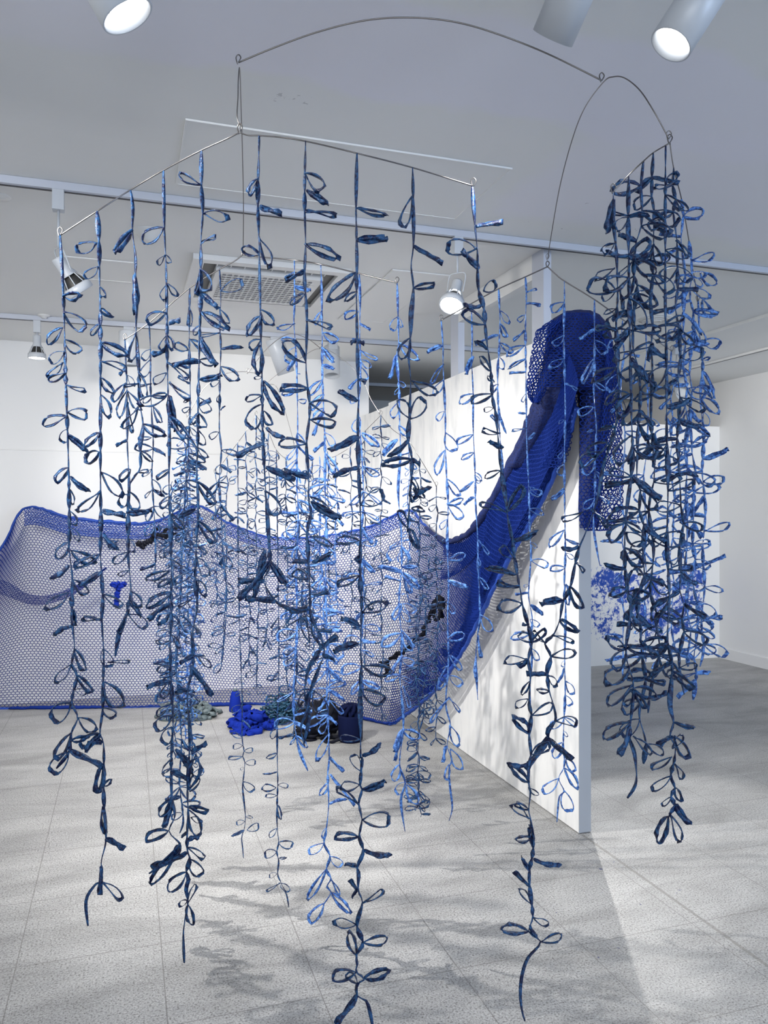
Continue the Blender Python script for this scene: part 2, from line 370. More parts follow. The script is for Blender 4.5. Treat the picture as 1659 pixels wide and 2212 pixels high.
def par_lamp(trackY, px, py_head, d, axis, label, lit, power, rod=True, ang=70, rad=.08):
    """PAR lamp with finned neck in an open shade, hung on a rod"""
    axis = Vector(axis).normalized(); head = at(px, py_head, d)+axis*.12-UP*.05
    o = empty('track_lamp', (head.x, trackY, CEIL-.03), label, 'track lamp')
    tp = head-axis*.12+UP*.05
    MB().box((tp.x-.022, trackY-.022, CEIL-.115), (tp.x+.022, trackY+.022, CEIL-.034)).build('adaptor', M['white_metal'], o, False)
    R = frame_from(axis).to_4x4(); R.translation = head-axis*.13
    if rod:
        MB().tube([(tp.x, trackY, CEIL-.115), tp], .0055, 8).build('rod', M['white_metal'], o)
    else:
        MB().tube([(tp.x, trackY, CEIL-.115), head-axis*.1], .008, 8).build('rod', M['white_metal'], o)
    MB().lathe([(0, 0), (.024, 0), (.026, .01), (.026, .06), (.034, .075), (.034, .08)], 20, R).build('lamp_socket', M['white_metal'], o)
    MB().lathe([(.02, .075), (.038, .10), (.048, .125)], 20, R).build('cooling_fin', M['black'], o)
    fn = MB()
    for k in range(8):
        a = k*PI/4; q = lambda r_, z_: R @ Vector((r_*math.cos(a), r_*math.sin(a), z_))
        fn.tube([q(.034, .078), q(.052, .125)], .003, 4)
    fn.build('cage_rib', M['white_metal'], o)
    rm = MB().lathe([(.046, .122), (.058, .126), (.06, .155), (.055, .158), (.05, .15)], 28, R).build('lamp_rim', M['white_metal'], o)
    MB().lathe([(0, .154), (.03, .157), (.053, .152)], 24, R).build('bulb', M['glow'] if lit else M['plastic'], rm)
    side = axis.cross(UP).normalized(); y = MB()
    tp = head-axis*.12+UP*.05
    for sgn in (-1, 1):
        y.tube(catmull([tp, tp+side*sgn*.04-UP*.01, head-axis*.06+side*sgn*.04], 5), .003, 5)
    y.build('yoke', M['white_metal'], o)
    if power: spot('lamp_or_fill_light', head+axis*.05, head+axis*3, power, ang, .7, rad=rad)
    return o
par_lamp(T1, 126, 535, dY(126, T1), (.55, .25, -.75), 'white bulb lamp on a rod at the left, its shade turned away to the right', False, 270, ang=115, rad=.015)
par_lamp(T1, 988, 590, dY(985, T1), (-.35, -.35, -.8), 'glowing bulb lamp hanging on a rod right of centre', True, 70)
par_lamp(T2, 80, 712, dY(78, T2), (0, 0, -1), 'small white bulb lamp pointing straight down on the far track at left', True, 50, rod=False)
# unseen track lamps, and spots added to brighten walls, floor and partition
spot('lamp_or_fill_light', (-1.6, T1, 2.5), (-.2, 6.7, .9), 90, 75)
spot('lamp_or_fill_light', (-2.2, 1.0, 2.6), (0.4, 6.7, .9), 130, 60)
spot('lamp_or_fill_light', (-1.9, T0, 2.6), (-.7, 4.6, 0), 230, 80, rad=.2)
spot('lamp_or_fill_light', (-1.2, T0, 2.6), (2.0, 4.4, .8), 380, 60, rad=.22)
spot('lamp_or_fill_light', (3.3, 1.6, 2.6), (5.8, 5.6, 1.6), 480, 48)
spot('lamp_or_fill_light', (3.1, 5.85, 2.6), (2.6, 6.64, 1.3), 45, 110)
spot('lamp_or_fill_light', (3.34, 5.85, 2.6), (2.4, 2.2, 0), 330, 36, .4, rad=.02)
spot('lamp_or_fill_light', (-.6, T1, 2.5), (1.0, 6.7, 1.5), 200, 58)
spot('lamp_or_fill_light', (3.2, 8.2, 2.3), (3.2, 8.9, 1.0), 9, 120)

# ------------------------------------------------------------------ loops
rnd = random.Random(11)
def loop_proto(halfw, wid, tw, seed, skew=0.0, n=18):
    r = random.Random(seed); pts = []; ws = []; ds = []
    ph = r.uniform(0, 6.28); bend = r.uniform(-.12, .12); kz = r.uniform(.02, .07)
    for i in range(n+1):
        u = i/n; th = 2*PI*u
        x = (1-math.cos(th))/2; y = halfw*math.sin(th)*(math.sin(th/2)**.9)*1.25
        x *= 1+.05*math.sin(3*th+ph)
        pts.append(Vector((x, y+skew*x*x, kz*math.sin(2*th+ph)+bend*x*x)))
        ws.append(wid*(.42+.62*abs(math.sin(PI*u))**.8)*(1+.25*math.sin(5*th+ph)))
        a = tw*math.sin(th+ph)+.25*math.sin(3*th+ph)
        tan_n = Vector((-math.sin(th/1.0), math.cos(th), 0))
        ds.append(Vector((0, 0, 1))*math.cos(a)+Vector((math.cos(th), math.sin(th), 0))*math.sin(a))
    return MB().strip(pts, ws, ds, .02).mesh('ribbon_loop')
PR = {'o': [], 'm': [], 'n': []}
for k, (nm, hw) in enumerate((('o', .25), ('m', .16), ('n', .085))):
    for s_ in range(5):
        PR[nm].append(loop_proto(hw*(.8+.09*s_), .165, .95, 100*k+s_, skew=(-.12+.06*s_)))
for m_ in ('ribbon', 'ribbon_lit'):
    M[m_+'_loops'] = {}
    for nm in PR:
        lst = []
        for me in PR[nm]:
            c_ = me.copy(); c_.materials.append(M[m_]); c_.polygons.foreach_set('use_smooth', [True]*len(c_.polygons)); lst.append(c_)
        M[m_+'_loops'][nm] = lst

def add_loop(parent, P, T, opn, mkey, wscale=1.0):
    X = T-P; L = X.length
    if L < 1e-4: return
    X.normalize(); view = (CAM-P).normalized()
    Y = view.cross(X).normalized(); Zv = X.cross(Y)
    if opn >= .28: nm = 'o'; roll = rnd.uniform(-.45, .45)
    elif opn >= .16: nm = 'm'; roll = rnd.uniform(-.5, .5)
    elif opn > .09: nm = 'n'; roll = rnd.uniform(.4, 1.1)*rnd.choice((-1, 1))
    else: nm = 'n'; roll = rnd.choice((-1, 1))*rnd.uniform(1.25, 1.57)
    ky = min(1.0, .075/L)
    R = Matrix((X, Y, Zv)).transposed().to_4x4()
    R = R @ Matrix.Rotation(roll, 4, 'X') @ Matrix.Diagonal((L, L*ky, L*wscale, 1))
    R.translation = P - parent.matrix_basis.translation
    me = rnd.choice(M[mkey+'_loops'][nm])
    o = bpy.data.objects.new('loop', me); col.objects.link(o); o.parent = parent; o.matrix_local = R

GRP = 'hanging strands of knotted blue ribbon'
def strand(label, path, d, loops=(), auto=None, mkey='ribbon', wid=.0072, seed=1, name='ribbon_strand', zz=3.0, group=GRP):
    """path: (px,py[,d]) way points; loops: (nx,ny,tx,ty,open); auto=(y0,y1,spacing,length,open)"""
    r = random.Random(seed)
    W = [at(q[0], q[1], q[2] if len(q) > 2 else (d[0]+(d[1]-d[0])*i/(len(path)-1) if isinstance(d, tuple) else d)) for i, q in enumerate(path)]
    dm = d[0] if isinstance(d, tuple) else d
    C = catmull(W, 10)
    # resample densely by arc length
    cum = [0]
    for a, b in zip(C, C[1:]): cum.append(cum[-1]+(b-a).length)
    tot = cum[-1]; step = .012; n = max(8, int(tot/step)); pts = []; j = 0
    for i in range(n+1):
        s_ = tot*i/n
        while j < len(C)-2 and cum[j+1] < s_: j += 1
        f_ = (s_-cum[j])/max(1e-9, cum[j+1]-cum[j]); pts.append(C[j].lerp(C[j+1], f_))
    root = empty(name, pts[0], label, 'ribbon strand', group)
    nodes = []
    def proj_y(p): q = p-CAM; dd = q.dot(FW); return CY-q.z/dd*FPX
    ys = [proj_y(p) for p in pts]
    def near(ny, nx=None):
        best = min(range(len(pts)), key=lambda i: abs(ys[i]-ny)); return best
    L = []
    for (nx, ny, tx, ty, op) in loops:
        i = near(ny); L.append((i, at(nx, ny, (pts[i]-CAM).dot(FW)), tx-nx, ty-ny, op))
    if auto:
        y0, y1, sp, ln, op0 = auto; y = y0; sgn = r.choice((-1, 1))
        while y < y1:
            i = near(y); a = r.uniform(-.35, 1.0); l_ = ln*r.uniform(.7, 1.2)
            op = op0 if op0 is not None else r.choice((.05, .12, .2, .3, .35, .35))
            L.append((i, pts[i], sgn*l_*math.cos(a), l_*math.sin(a), op))
            if r.random() < .25: L.append((i, pts[i], -sgn*l_*.9*math.cos(a+.4), l_*.8*math.sin(a+.4), r.choice((.1, .25, .35))))
            y += sp*r.uniform(.55, 1.4)
            if r.random() < .8: sgn = -sgn
    off = {}
    for (i, P, dx, dy, op) in L: off[i] = -1 if dx > 0 else 1
    idx = sorted(off)
    # zig-zag: the stem kinks away at each knot, widths pinch there
    disp = [0.0]*len(pts); wd = [0.0]*len(pts)
    for a, b in zip([0]+idx, idx+[len(pts)-1]):
        va = off.get(a, 0) if not loops else 0; vb = off.get(b, 0) if not loops else 0
        fat = r.uniform(.75, 1.7)
        for i in range(a, b+1):
            f_ = (i-a)/max(1, b-a); disp[i] = (va*(1-f_)+vb*f_)*zz*dm/FPX*-1
            wd[i] = wid*(.5+(fat-.3)*math.sin(PI*f_)**.8) if b > a else wid*.6
    pts2 = [p+RT*disp[i] for i, p in enumerate(pts)]
    ph = r.uniform(0, 6)
    ds = [RT*math.cos(ph+i*.16+.8*math.sin(i*.05+ph))+FW*math.sin(ph+i*.16+.8*math.sin(i*.05+ph)) for i in range(len(pts))]
    MB().strip(pts2, wd, ds, .0011).build('stem', M[mkey], root)
    for (i, P, dx, dy, op) in L:
        P0 = P if loops else pts2[i]
        dd = (P0-CAM).dot(FW); l_ = math.hypot(dx, dy)
        T = P0+RT*(dx*dd/FPX)-UP*(dy*dd/FPX)+FW*(r.uniform(-.35, .35)*l_*dd/FPX)
        add_loop(root, P0, T, op, mkey, wid/.0072*(60/max(l_, 22))*(.0072/.0072)*(1.9/dm)*.95 if l_ < 200 else .3)
    return root
def Z(ox, oy, s, L): return [(a/s+ox, b/s+oy, c_/s+ox, e/s+oy, o_) for a, b, c_, e, o_ in L]
ZA = lambda L: Z(0, 380, 2.9625, L)
ZB = lambda L: Z(480, 500, 2.9625, L)
ZC = lambda L: Z(0, 1000, 2.9625, L)
ZD = lambda L: Z(480, 1000, 2.9625, L)
ZE = lambda L: Z(0, 1550, 2.9625, L)
ZF = lambda L: Z(480, 1550, 2.9625, L)
ZG = lambda L: Z(840, 1360, 3.606, L)
ZH = lambda L: Z(1000, 1550, 2.517, L)
ZI = lambda L: Z(1000, 1000, 2.517, L)
ZJ = lambda L: Z(1000, 500, 2.517, L)
DB = 1.9
g1 = 'strands on the front left wire'
strand("outermost left strand on the front wire's left tip, ending tangled near the floor",
 [(130,508),(137,640),(142,820),(148,1000),(150,1130),(150,1190),(157,1255),(155,1290),(157,1350),(161,1400),(155,1435),(166,1460),(155,1515),(168,1550),(154,1583),(150,1622),(122,1660)], DB,
 ZA([(405,772,533,800,.25),(410,870,525,980,.3),(400,972,290,1055,.25),(415,1050,500,1130,.3),(410,1125,322,1185,.3),(405,1195,298,1290,.25),(420,1260,297,1315,.25),(428,1340,545,1380,.1),(435,1510,570,1540,.3),(425,1540,270,1565,.2),(430,1620,380,1700,.3),(435,1660,555,1745,.12)])+
 ZC([(435,30,360,120,.3),(445,90,550,175,.15),(440,160,470,260,.25),(450,310,485,400,.3),(460,415,510,490,.3),(440,510,355,600,.3),(455,560,580,660,.25),(445,660,335,735,.15),(470,750,560,840,.3),(440,830,330,935,.3),(465,940,495,1040,.2),(460,1040,340,1100,.06),(475,1190,560,1320,.2),(455,1290,385,1400,.35),(490,1360,600,1460,.2),(480,1450,550,1480,.3),(455,1535,310,1640,.3),(500,1630,615,1710,.35)])+
 ZE([(455,100,360,260,.2),(440,220,325,345,.28),(450,215,650,310,.05),(460,150,560,130,.2)]), seed=1, group=g1)
strand("second strand from the front wire's left tip, reaching low with a bent tail",
 [(210,456),(214,530),(215,600),(217,720),(217,860),(217,1020),(218,1130),(217,1200),(222,1285),(220,1340),(224,1410),(223,1470),(222,1530),(216,1585),(224,1610),(224,1720),(229,1812),(219,1860),(220,1900),(205,1912),(186,1945),(190,2000)], DB,
 ZA([(622,430,483,465,.28),(630,580,545,650,.35),(640,715,678,790,.35),(640,850,708,900,.22),(638,950,570,1010,.25),(650,1068,800,1150,.18),(650,1185,798,1215,.2),(645,1290,700,1395,.2),(645,1400,700,1530,.3),(635,1645,540,1725,.25),(640,1770,520,1800,.3)])+
 ZC([(650,60,770,190,.3),(645,180,535,320,.25),(655,310,795,322,.05),(655,455,740,550,.15),(640,585,490,680,.25),(645,700,520,800,.1),(660,840,785,920,.2),(650,1000,495,1005,.1),(660,1190,690,1310,.3),(690,1275,820,1275,.1),(660,1400,780,1555,.3),(655,1565,715,1645,.35)])+
 ZE([(640,105,515,190,.28),(645,110,540,200,.1),(655,160,560,150,.1),(655,300,625,490,.2),(665,440,715,405,.28),(655,570,675,740,.1),(680,770,795,845,.07),(650,950,640,1125,.06),(655,1050,785,1160,.2)]), seed=2, group=g1)
strand("third strand from the front wire's left tip, ending short before the net",
 [(282,410),(287,450),(286,500),(293,560),(292,610),(295,660),(294,720),(300,800),(300,860),(309,917),(303,960),(303,1010),(290,1030),(278,1060),(277,1160),(277,1200),(283,1278),(278,1300),(272,1330),(258,1365),(249,1418)], DB+.04,
 ZA([(848,350,735,490,.15),(865,630,850,850,.1),(870,1005,850,1180,.25),(890,1260,950,1420,.25),(890,1330,800,1350,.1),(885,1480,790,1620,.25),(915,1590,1040,1680,.25),(900,1760,970,1820,.25)])+
 ZC([(835,40,765,105,.3),(880,60,950,50,.2),(820,200,745,270,.3),(820,180,890,300,.35),(810,320,960,320,.1),(825,480,855,570,.3),(825,570,725,650,.3),(820,690,760,725,.28),(845,825,905,920,.3),(830,880,925,960,.15),(825,940,775,1085,.12),(820,965,930,1045,.35)]), seed=3, group=g1)
strand("fourth strand from the front wire's left tip, thick with loops beside the pale column",
 [(353,368),(355,490),(358,560),(360,640),(361,760),(363,850),(366,950),(365,1040),(368,1130),(370,1230),(370,1330),(368,1400),(370,1480),(374,1560),(370,1640),(371,1720),(378,1762),(365,1796),(390,1825),(380,1850),(345,1872),(322,1887)], DB+.03,
 ZA([(1050,330,908,400,.35),(1060,505,1085,560,.3),(1060,505,1000,555,.25),(1068,690,1135,750,.3),(1068,690,1030,790,.25),(1060,875,938,930,.28),(1080,940,1155,938,.08),(1070,1020,1110,1110,.3),(1070,1020,1030,1120,.2),(1065,1260,990,1330,.3),(1078,1195,1200,1290,.15),(1085,1325,1215,1430,.15),(1065,1410,920,1480,.3),(1085,1410,1100,1630,.1),(1085,1540,1230,1680,.25),(1075,1100,980,1155,.08)])+
 ZC([(1085,40,1010,110,.25),(1090,210,1035,290,.28),(1085,330,1170,420,.2),(1090,530,1030,600,.28),(1085,610,1150,680,.2),(1085,690,950,750,.25),(1090,740,1010,790,.25),(1090,830,940,910,.25),(1090,900,945,990,.08),(1090,960,1015,1035,.06),(1085,1140,1000,1155,.18),(1100,1100,1160,1180,.2),(1095,1310,1010,1330,.28),(1090,1400,950,1410,.12),(1090,1400,1050,1500,.28),(1100,1540,1005,1600,.2),(1100,1620,985,1700,.3)])+
 ZE([(1100,60,1030,165,.28),(1105,260,1060,350,.28),(1100,340,1200,410,.15),(1105,520,1025,610,.28),(1100,530,1030,690,.1),(1075,725,945,760,.35),(1150,810,960,1100,.16),(1140,820,1040,960,.05)]), seed=4, group=g1)
strand("fifth strand from the front wire's left tip, ending in a long straight tail",
 [(435,325),(435,400),(438,460),(434,520),(434,600),(432,700),(430,780),(428,870),(427,960),(425,1020),(428,1080),(427,1130),(423,1200),(422,1260),(426,1310),(416,1370),(418,1430),(405,1500),(410,1570),(410,1610),(405,1690),(406,1750),(404,1830),(410,1856),(402,1885),(408,1897),(402,1920),(406,1950),(400,1985),(396,2020),(398,2080)], DB+.02,
 ZA([(1290,60,1145,10,.2),(1300,240,1460,265,.3),(1288,425,1380,400,.1),(1285,600,1350,760,.3),(1285,600,1260,760,.12),(1290,750,1380,860,.15),(1290,870,1460,975,.16),(1280,960,1235,1010,.35),(1280,1040,1370,1225,.1),(1280,1185,1110,1200,.08),(1275,1180,1370,1195,.3),(1280,1305,1420,1290,.1),(1275,1420,1325,1520,.3),(1275,1465,1350,1440,.08),(1270,1520,1225,1590,.35),(1270,1520,1305,1620,.28),(1270,1630,1300,1715,.35),(1265,1740,1335,1810,.25)])+
 ZC([(1260,120,1380,250,.16),(1265,370,1380,500,.2),(1250,300,1150,330,.1),(1250,520,1320,580,.1),(1260,600,1340,720,.3),(1250,680,1120,780,.2),(1270,750,1330,840,.3),(1230,870,1150,920,.1),(1240,1040,1285,1090,.15),(1270,1240,1345,1300,.3),(1240,1230,1150,1260,.15),(1230,1310,1330,1500,.08),(1215,1450,1120,1480,.12)])+
 ZE([(1130,200,1210,360,.12),(1215,470,1275,380,.35),(1210,460,1290,260,.2),(1225,220,1330,180,.06),(1210,570,1330,600,.16),(1220,640,1295,650,.35),(1205,590,1280,750,.28),(1200,780,1270,785,.05),(1200,735,1165,770,.2),(1200,830,1325,870,.16),(1195,870,960,1000,.04),(1210,905,1290,1000,.28),(1195,990,1085,1090,.28),(1200,1170,1145,1200,.28),(1200,1190,1235,1080,.2),(1205,1200,1215,1320,.25)]), seed=5, group=g1)
strand('strand just right of the front wire\'s centre hook, bending aside over the net',
 [(560,293),(557,430),(559,505),(561,600),(563,700),(566,820),(567,920),(571,1010),(575,1080),(583,1215),(570,1255),(597,1300),(630,1320),(620,1350),(668,1330),(675,1370),(693,1400),(668,1440),(658,1500),(668,1545),(656,1608)], DB,
 [(557,385,537,425,.2),(561,448,608,455,.05)]+
 ZB([(235,35,325,215,.22),(235,150,135,95,.3),(245,500,320,600,.3),(245,540,160,660,.25),(245,690,170,745,.28),(240,730,205,905,.2),(255,930,210,940,.3),(255,1050,145,1065,.2),(265,960,375,1165,.2),(260,1105,150,1240,.35),(265,1150,310,1240,.28),(265,1350,85,1450,.09),(280,1510,460,1575,.12),(280,1260,390,1320,.05)])+
 ZD([(275,180,370,330,.3),(270,560,225,860,.12),(305,630,420,770,.1),(265,750,110,770,.05),(300,640,130,870,.06),(340,880,150,890,.08),(430,960,540,920,.12),(550,740,460,690,.28),(600,1070,560,1080,.2),(620,1200,580,1300,.15),(640,1230,720,1240,.12),(550,1460,490,1560,.3),(590,1460,640,1600,.28)]), seed=6, group=g1)
strand('second strand right of the front wire\'s centre hook, with big open loops',
 [(660,305),(658,400),(658,450),(660,526),(658,600),(663,690),(661,790),(665,838),(669,875),(668,905),(662,960),(667,1030),(666,1076),(672,1110),(664,1150),(668,1240),(670,1300),(672,1330),(700,1400),(690,1440),(672,1490),(662,1540),(650,1570),(658,1612)], DB-.02,
 [(660,375,703,415,.35),(662,412,710,440,.12),(660,455,725,460,.15)]+
 ZB([(530,80,740,170,.22),(525,255,400,300,.05),(525,400,430,455,.25),(540,565,705,620,.12),(535,840,405,700,.3),(545,1000,375,1030,.22),(560,1095,745,1150,.3),(565,1205,730,1240,.18),(540,1360,365,1340,.18),(555,1570,400,1550,.1),(565,1700,690,1770,.18)])+
 ZD([(570,250,745,370,.15),(575,470,700,520,.25),(575,640,690,580,.1),(560,630,450,640,.12),(585,850,680,830,.15),(550,940,440,950,.12),(600,1070,700,1080,.1),(560,1150,500,1000,.2),(620,1190,740,1120,.08),(560,1460,520,1560,.15)]), seed=7, group=g1)
strand('longest front strand, just left of the picture\'s middle, cut by the bottom edge',
 [(771,331),(769,450),(771,560),(770,640),(772,760),(774,850),(773,930),(775,1020),(778,1093),(779,1150),(778,1240),(781,1320),(779,1400),(781,1440),(778,1490),(779,1590),(779,1640),(783,1635),(778,1695),(782,1707),(775,1735),(782,1770),(776,1807),(785,1839),(772,1872),(775,1890),(774,1923),(783,1950),(771,1998),(784,2037),(770,2063),(772,2085),(769,2100),(788,2114),(771,2127),(772,2152),(791,2162),(800,2190),(806,2225)], DB-.04,
 [(771,450,831,463,.1),(771,517,836,521,.1)]+
 ZB([(855,265,700,430,.3),(862,385,785,440,.25),(865,700,820,705,.05),(865,700,910,705,.05),(870,950,925,960,.1),(865,1085,740,1025,.1),(870,1310,710,1425,.1),(870,1510,725,1560,.08),(885,1750,1040,1690,.3)])+
 ZD([(875,500,740,480,.25),(880,720,745,800,.25),(890,850,970,930,.25),(895,960,1040,880,.3),(880,1045,770,975,.1),(870,1155,710,1190,.12),(900,1300,1070,1360,.2),(890,1450,1030,1530,.28),(885,640,850,610,.05)])+
 ZF([(880,140,755,130,.2),(882,340,838,240,.35),(900,250,1005,170,.07),(880,430,760,440,.28),(870,550,750,430,.1),(900,465,1050,420,.12),(900,655,1075,650,.3),(870,762,720,755,.22),(905,855,1065,875,.07),(865,955,790,935,.13),(865,1105,820,1045,.15),(865,1105,825,1140,.15),(900,1188,1030,1110,.15),(860,1325,722,1310,.28),(900,1440,1055,1440,.22),(860,1520,800,1405,.28),(855,1630,705,1650,.28),(865,1700,800,1640,.35),(910,1670,1065,1620,.2),(865,1785,720,1900,.06)]), seed=8, group=g1, wid=.0078)
strand('strand second from the front wire\'s right tip, ending at the net\'s hem',
 [(891,362),(893,450),(893,530),(888,575),(893,622),(888,680),(887,720),(883,775),(887,822),(884,905),(882,950),(890,995),(886,1060),(884,1100),(880,1150)], DB,
 [(890,425,868,498,.22)]+
 ZB([(1225,95,1410,215,.05),(1225,365,1355,325,.25),(1205,680,1140,800,.3),(1215,955,1360,1050,.16),(1205,1200,1135,1080,.28),(1205,1200,1300,1080,.28),(1195,1340,1075,1430,.1),(1210,1460,1040,1500,.25),(1215,1460,1270,1480,.1),(1220,1570,1250,1700,.3),(1225,1640,1290,1710,.2)])+
 ZD([(1215,120,1230,240,.3),(1220,230,1320,160,.07),(1210,290,1290,300,.3),(1200,420,1250,540,.25),(1190,420,1130,300,.25)]), seed=9, group=g1)
strand('strand on the front wire\'s right tip, slanting right, with long bent tail',
 [(1020,401),(1026,488),(1031,540),(1033,620),(1045,665),(1050,725),(1060,800),(1064,860),(1072,900),(1077,960),(1082,1010),(1092,1078),(1095,1106),(1107,1170),(1112,1206),(1119,1250),(1125,1280),(1128,1304),(1142,1355),(1149,1388),(1141,1425),(1146,1458),(1143,1520),(1148,1545),(1143,1585),(1147,1628),(1142,1655),(1142,1692),(1146,1712),(1142,1750),(1146,1770),(1152,1830),(1144,1880),(1144,1915),(1151,1980),(1142,2012),(1168,2035),(1140,2070),(1127,2110),(1124,2150),(1128,2185),(1134,2205)], (DB+.05, DB-.08),
 [(1028,488,1089,477,.08)]+
 ZB([(1625,110,1440,80,.3),(1645,235,1525,140,.15)])+
 ZJ([(110,325,190,280,.35),(100,410,10,405,.05),(120,505,0,440,.28),(135,640,70,600,.1),(150,760,90,680,.22),(160,885,35,930,.22),(165,960,115,970,.28),(200,1100,100,1090,.18),(215,1180,150,1130,.1),(205,1300,120,1330,.22),(170,820,135,790,.3)])+
 ZI([(235,265,95,215,.1),(240,265,330,130,.25),(270,430,390,375,.12),(280,520,195,460,.28),(288,605,140,575,.1),(305,675,175,655,.12),(322,765,183,780,.28),(360,880,320,880,.1),(375,975,305,920,.3),(355,1070,230,1070,.25)])+
 ZG([(1110,100,1230,10,.25),(1085,235,1020,300,.08),(1100,400,1040,510,.22),(1085,540,985,600,.3),(1110,670,1280,600,.16),(1095,805,990,645,.2)])+
 ZH([(370,200,470,145,.28),(355,260,250,250,.09),(358,355,260,265,.2),(355,380,400,420,.2),(358,500,280,465,.2),(360,550,275,470,.22),(375,700,380,590,.12),(375,650,298,680,.28),(383,775,522,810,.08),(363,828,310,768,.1),(362,920,285,840,.12),(370,1015,322,940,.22),(380,1085,455,1130,.2),(355,1162,215,1140,.22),(360,1130,395,1180,.1),(425,1220,538,1195,.22)]), seed=10, group=g1, wid=.008)

# --- second left wire (behind the front one)
DF = 2.8; g2 = 'strands on the rear left wire'; P_ = 'ribbon_lit'
strand('strand on the left tip of the rear left wire, thin and tangled above the net',
 [(270,733),(272,790),(274,830),(275,900),(275,960),(277,1000),(279,1060),(276,1120)], DF,
 ZA([(805,1225,760,1270,.08),(812,1275,870,1335,.28),(805,1325,735,1450,.22),(812,1375,755,1540,.2),(815,1375,885,1500,.25),(815,1450,865,1640,.1),(815,1690,730,1720,.08)]), wid=.006, seed=21, group=g2)
strand('second strand of the rear left wire, fading down into the loops over the net',
 [(322,697),(325,760),(325,830),(328,900),(331,960),(328,1030),(333,1110),(336,1200),(332,1270)], DF,
 ZA([(965,1110,905,1170,.28),(965,1175,910,1285,.28),(970,1330,890,1350,.1),(970,1410,1070,1410,.2),(970,1410,920,1450,.3),(980,1480,1050,1580,.25),(970,1675,885,1690,.22)]), auto=(970,1270,34,36,None), wid=.006, seed=22, group=g2)
strand('third strand of the rear left wire, dense with dark loops',
 [(410,622),(409,700),(409,760),(411,860),(408,940),(404,1020),(396,1120),(392,1220),(388,1330),(380,1430),(386,1520),(392,1600),(388,1690),(396,1770),(388,1800)], DF,
 ZA([(1210,840,1225,960,.22),(1215,1045,1330,1110,.25),(1205,1115,1110,1080,.28),(1210,1230,1150,1200,.1),(1212,1330,1140,1280,.15),(1215,1430,1170,1450,.25),(1215,1480,1170,1510,.3)]), auto=(900,1780,20,38,None), wid=.0065, seed=23, group=g2)
strand('fourth strand of the rear left wire, right of the second hatch, with sparse open loops',
 [(474,580),(477,640),(475,700),(477,755),(475,820),(474,890),(474,930),(478,975),(474,1040),(478,1120),(482,1200),(490,1290),(484,1380),(478,1440)], DF,
 ZA([(1415,735,1560,690,.28),(1405,850,1450,940,.18),(1405,1005,1285,1040,.12),(1415,1105,1535,1090,.1),(1412,1220,1520,1310,.35),(1405,1310,1345,1335,.3),(1405,1400,1400,1455,.35),(1410,1500,1440,1475,.05),(1400,1640,1340,1670,.28),(1415,1755,1520,1780,.18)]), auto=(1000,1430,38,36,None), wid=.006, seed=24, group=g2)
strand('strand near the middle of the rear left wire, lamplit blue between two dark front strands',
 [(636,562),(636,660),(635,700),(640,770),(642,850),(643,930),(641,1020),(644,1120),(640,1240),(642,1360),(636,1450),(634,1530),(640,1590),(648,1625),(665,1665)], DF,
 ZB([(460,260,400,290,.1),(460,350,560,380,.15),(465,590,370,640,.25),(460,690,375,690,.25),(470,740,405,830,.3),(475,800,420,890,.1),(480,910,500,910,.05),(480,1015,375,1030,.2),(485,1080,540,1095,.28),(480,1290,510,1370,.3)]), auto=(960,1600,30,40,None), wid=.0062, seed=25, mkey=P_, group=g2)
strand('bright blue strand of the rear left wire, hanging low beside the longest front strand',
 [(693,570),(695,640),(696,720),(696,800),(699,880),(702,960),(702,1050),(705,1150),(703,1260),(706,1350),(708,1430),(706,1500),(709,1560),(711,1640),(708,1672),(710,1735),(705,1790),(700,1822),(713,1850),(705,1878),(715,1898),(706,1915),(715,1928),(700,1952)], DF-.05,
 ZB([(635,510,590,590,.18),(645,650,745,710,.28),(640,740,700,850,.12),(640,850,710,895,.1),(640,950,555,1050,.25),(650,1040,565,1140,.25),(650,1130,580,1200,.25),(650,1150,575,1300,.05),(655,1285,720,1365,.3),(655,1350,580,1400,.08),(660,1420,740,1560,.2)])+
 ZF([(685,100,625,260,.28),(685,255,785,350,.07),(690,365,850,540,.08),(675,420,635,500,.35),(685,550,785,535,.06),(665,705,650,770,.35),(655,805,560,870,.28),(690,890,765,940,.28),(665,970,560,1150,.25),(695,1030,760,1160,.1),(695,1120,825,1215,.25),(650,1190,565,1290,.3)]), auto=(1050,1560,32,44,None), wid=.0065, seed=26, mkey=P_, group=g2)
strand('lamplit blue strand hanging hidden close behind the longest front strand',
 [(776,592),(778,660),(777,720),(779,800),(776,850),(775,900),(780,960),(783,1010),(785,1080),(780,1180),(786,1290),(780,1400),(784,1500)], DF,
 ZB([(870,510,780,560,.3),(880,590,950,625,.07),(880,690,830,685,.1),(880,760,985,830,.12),(885,820,950,870,.3),(890,870,915,950,.3),(870,940,820,1010,.15),(870,1060,820,1100,.35),(880,1190,840,1280,.3),(895,1290,995,1380,.25),(900,1500,990,1570,.25)]), auto=(1060,1480,36,40,None), wid=.0062, seed=27, mkey=P_, group=g2)
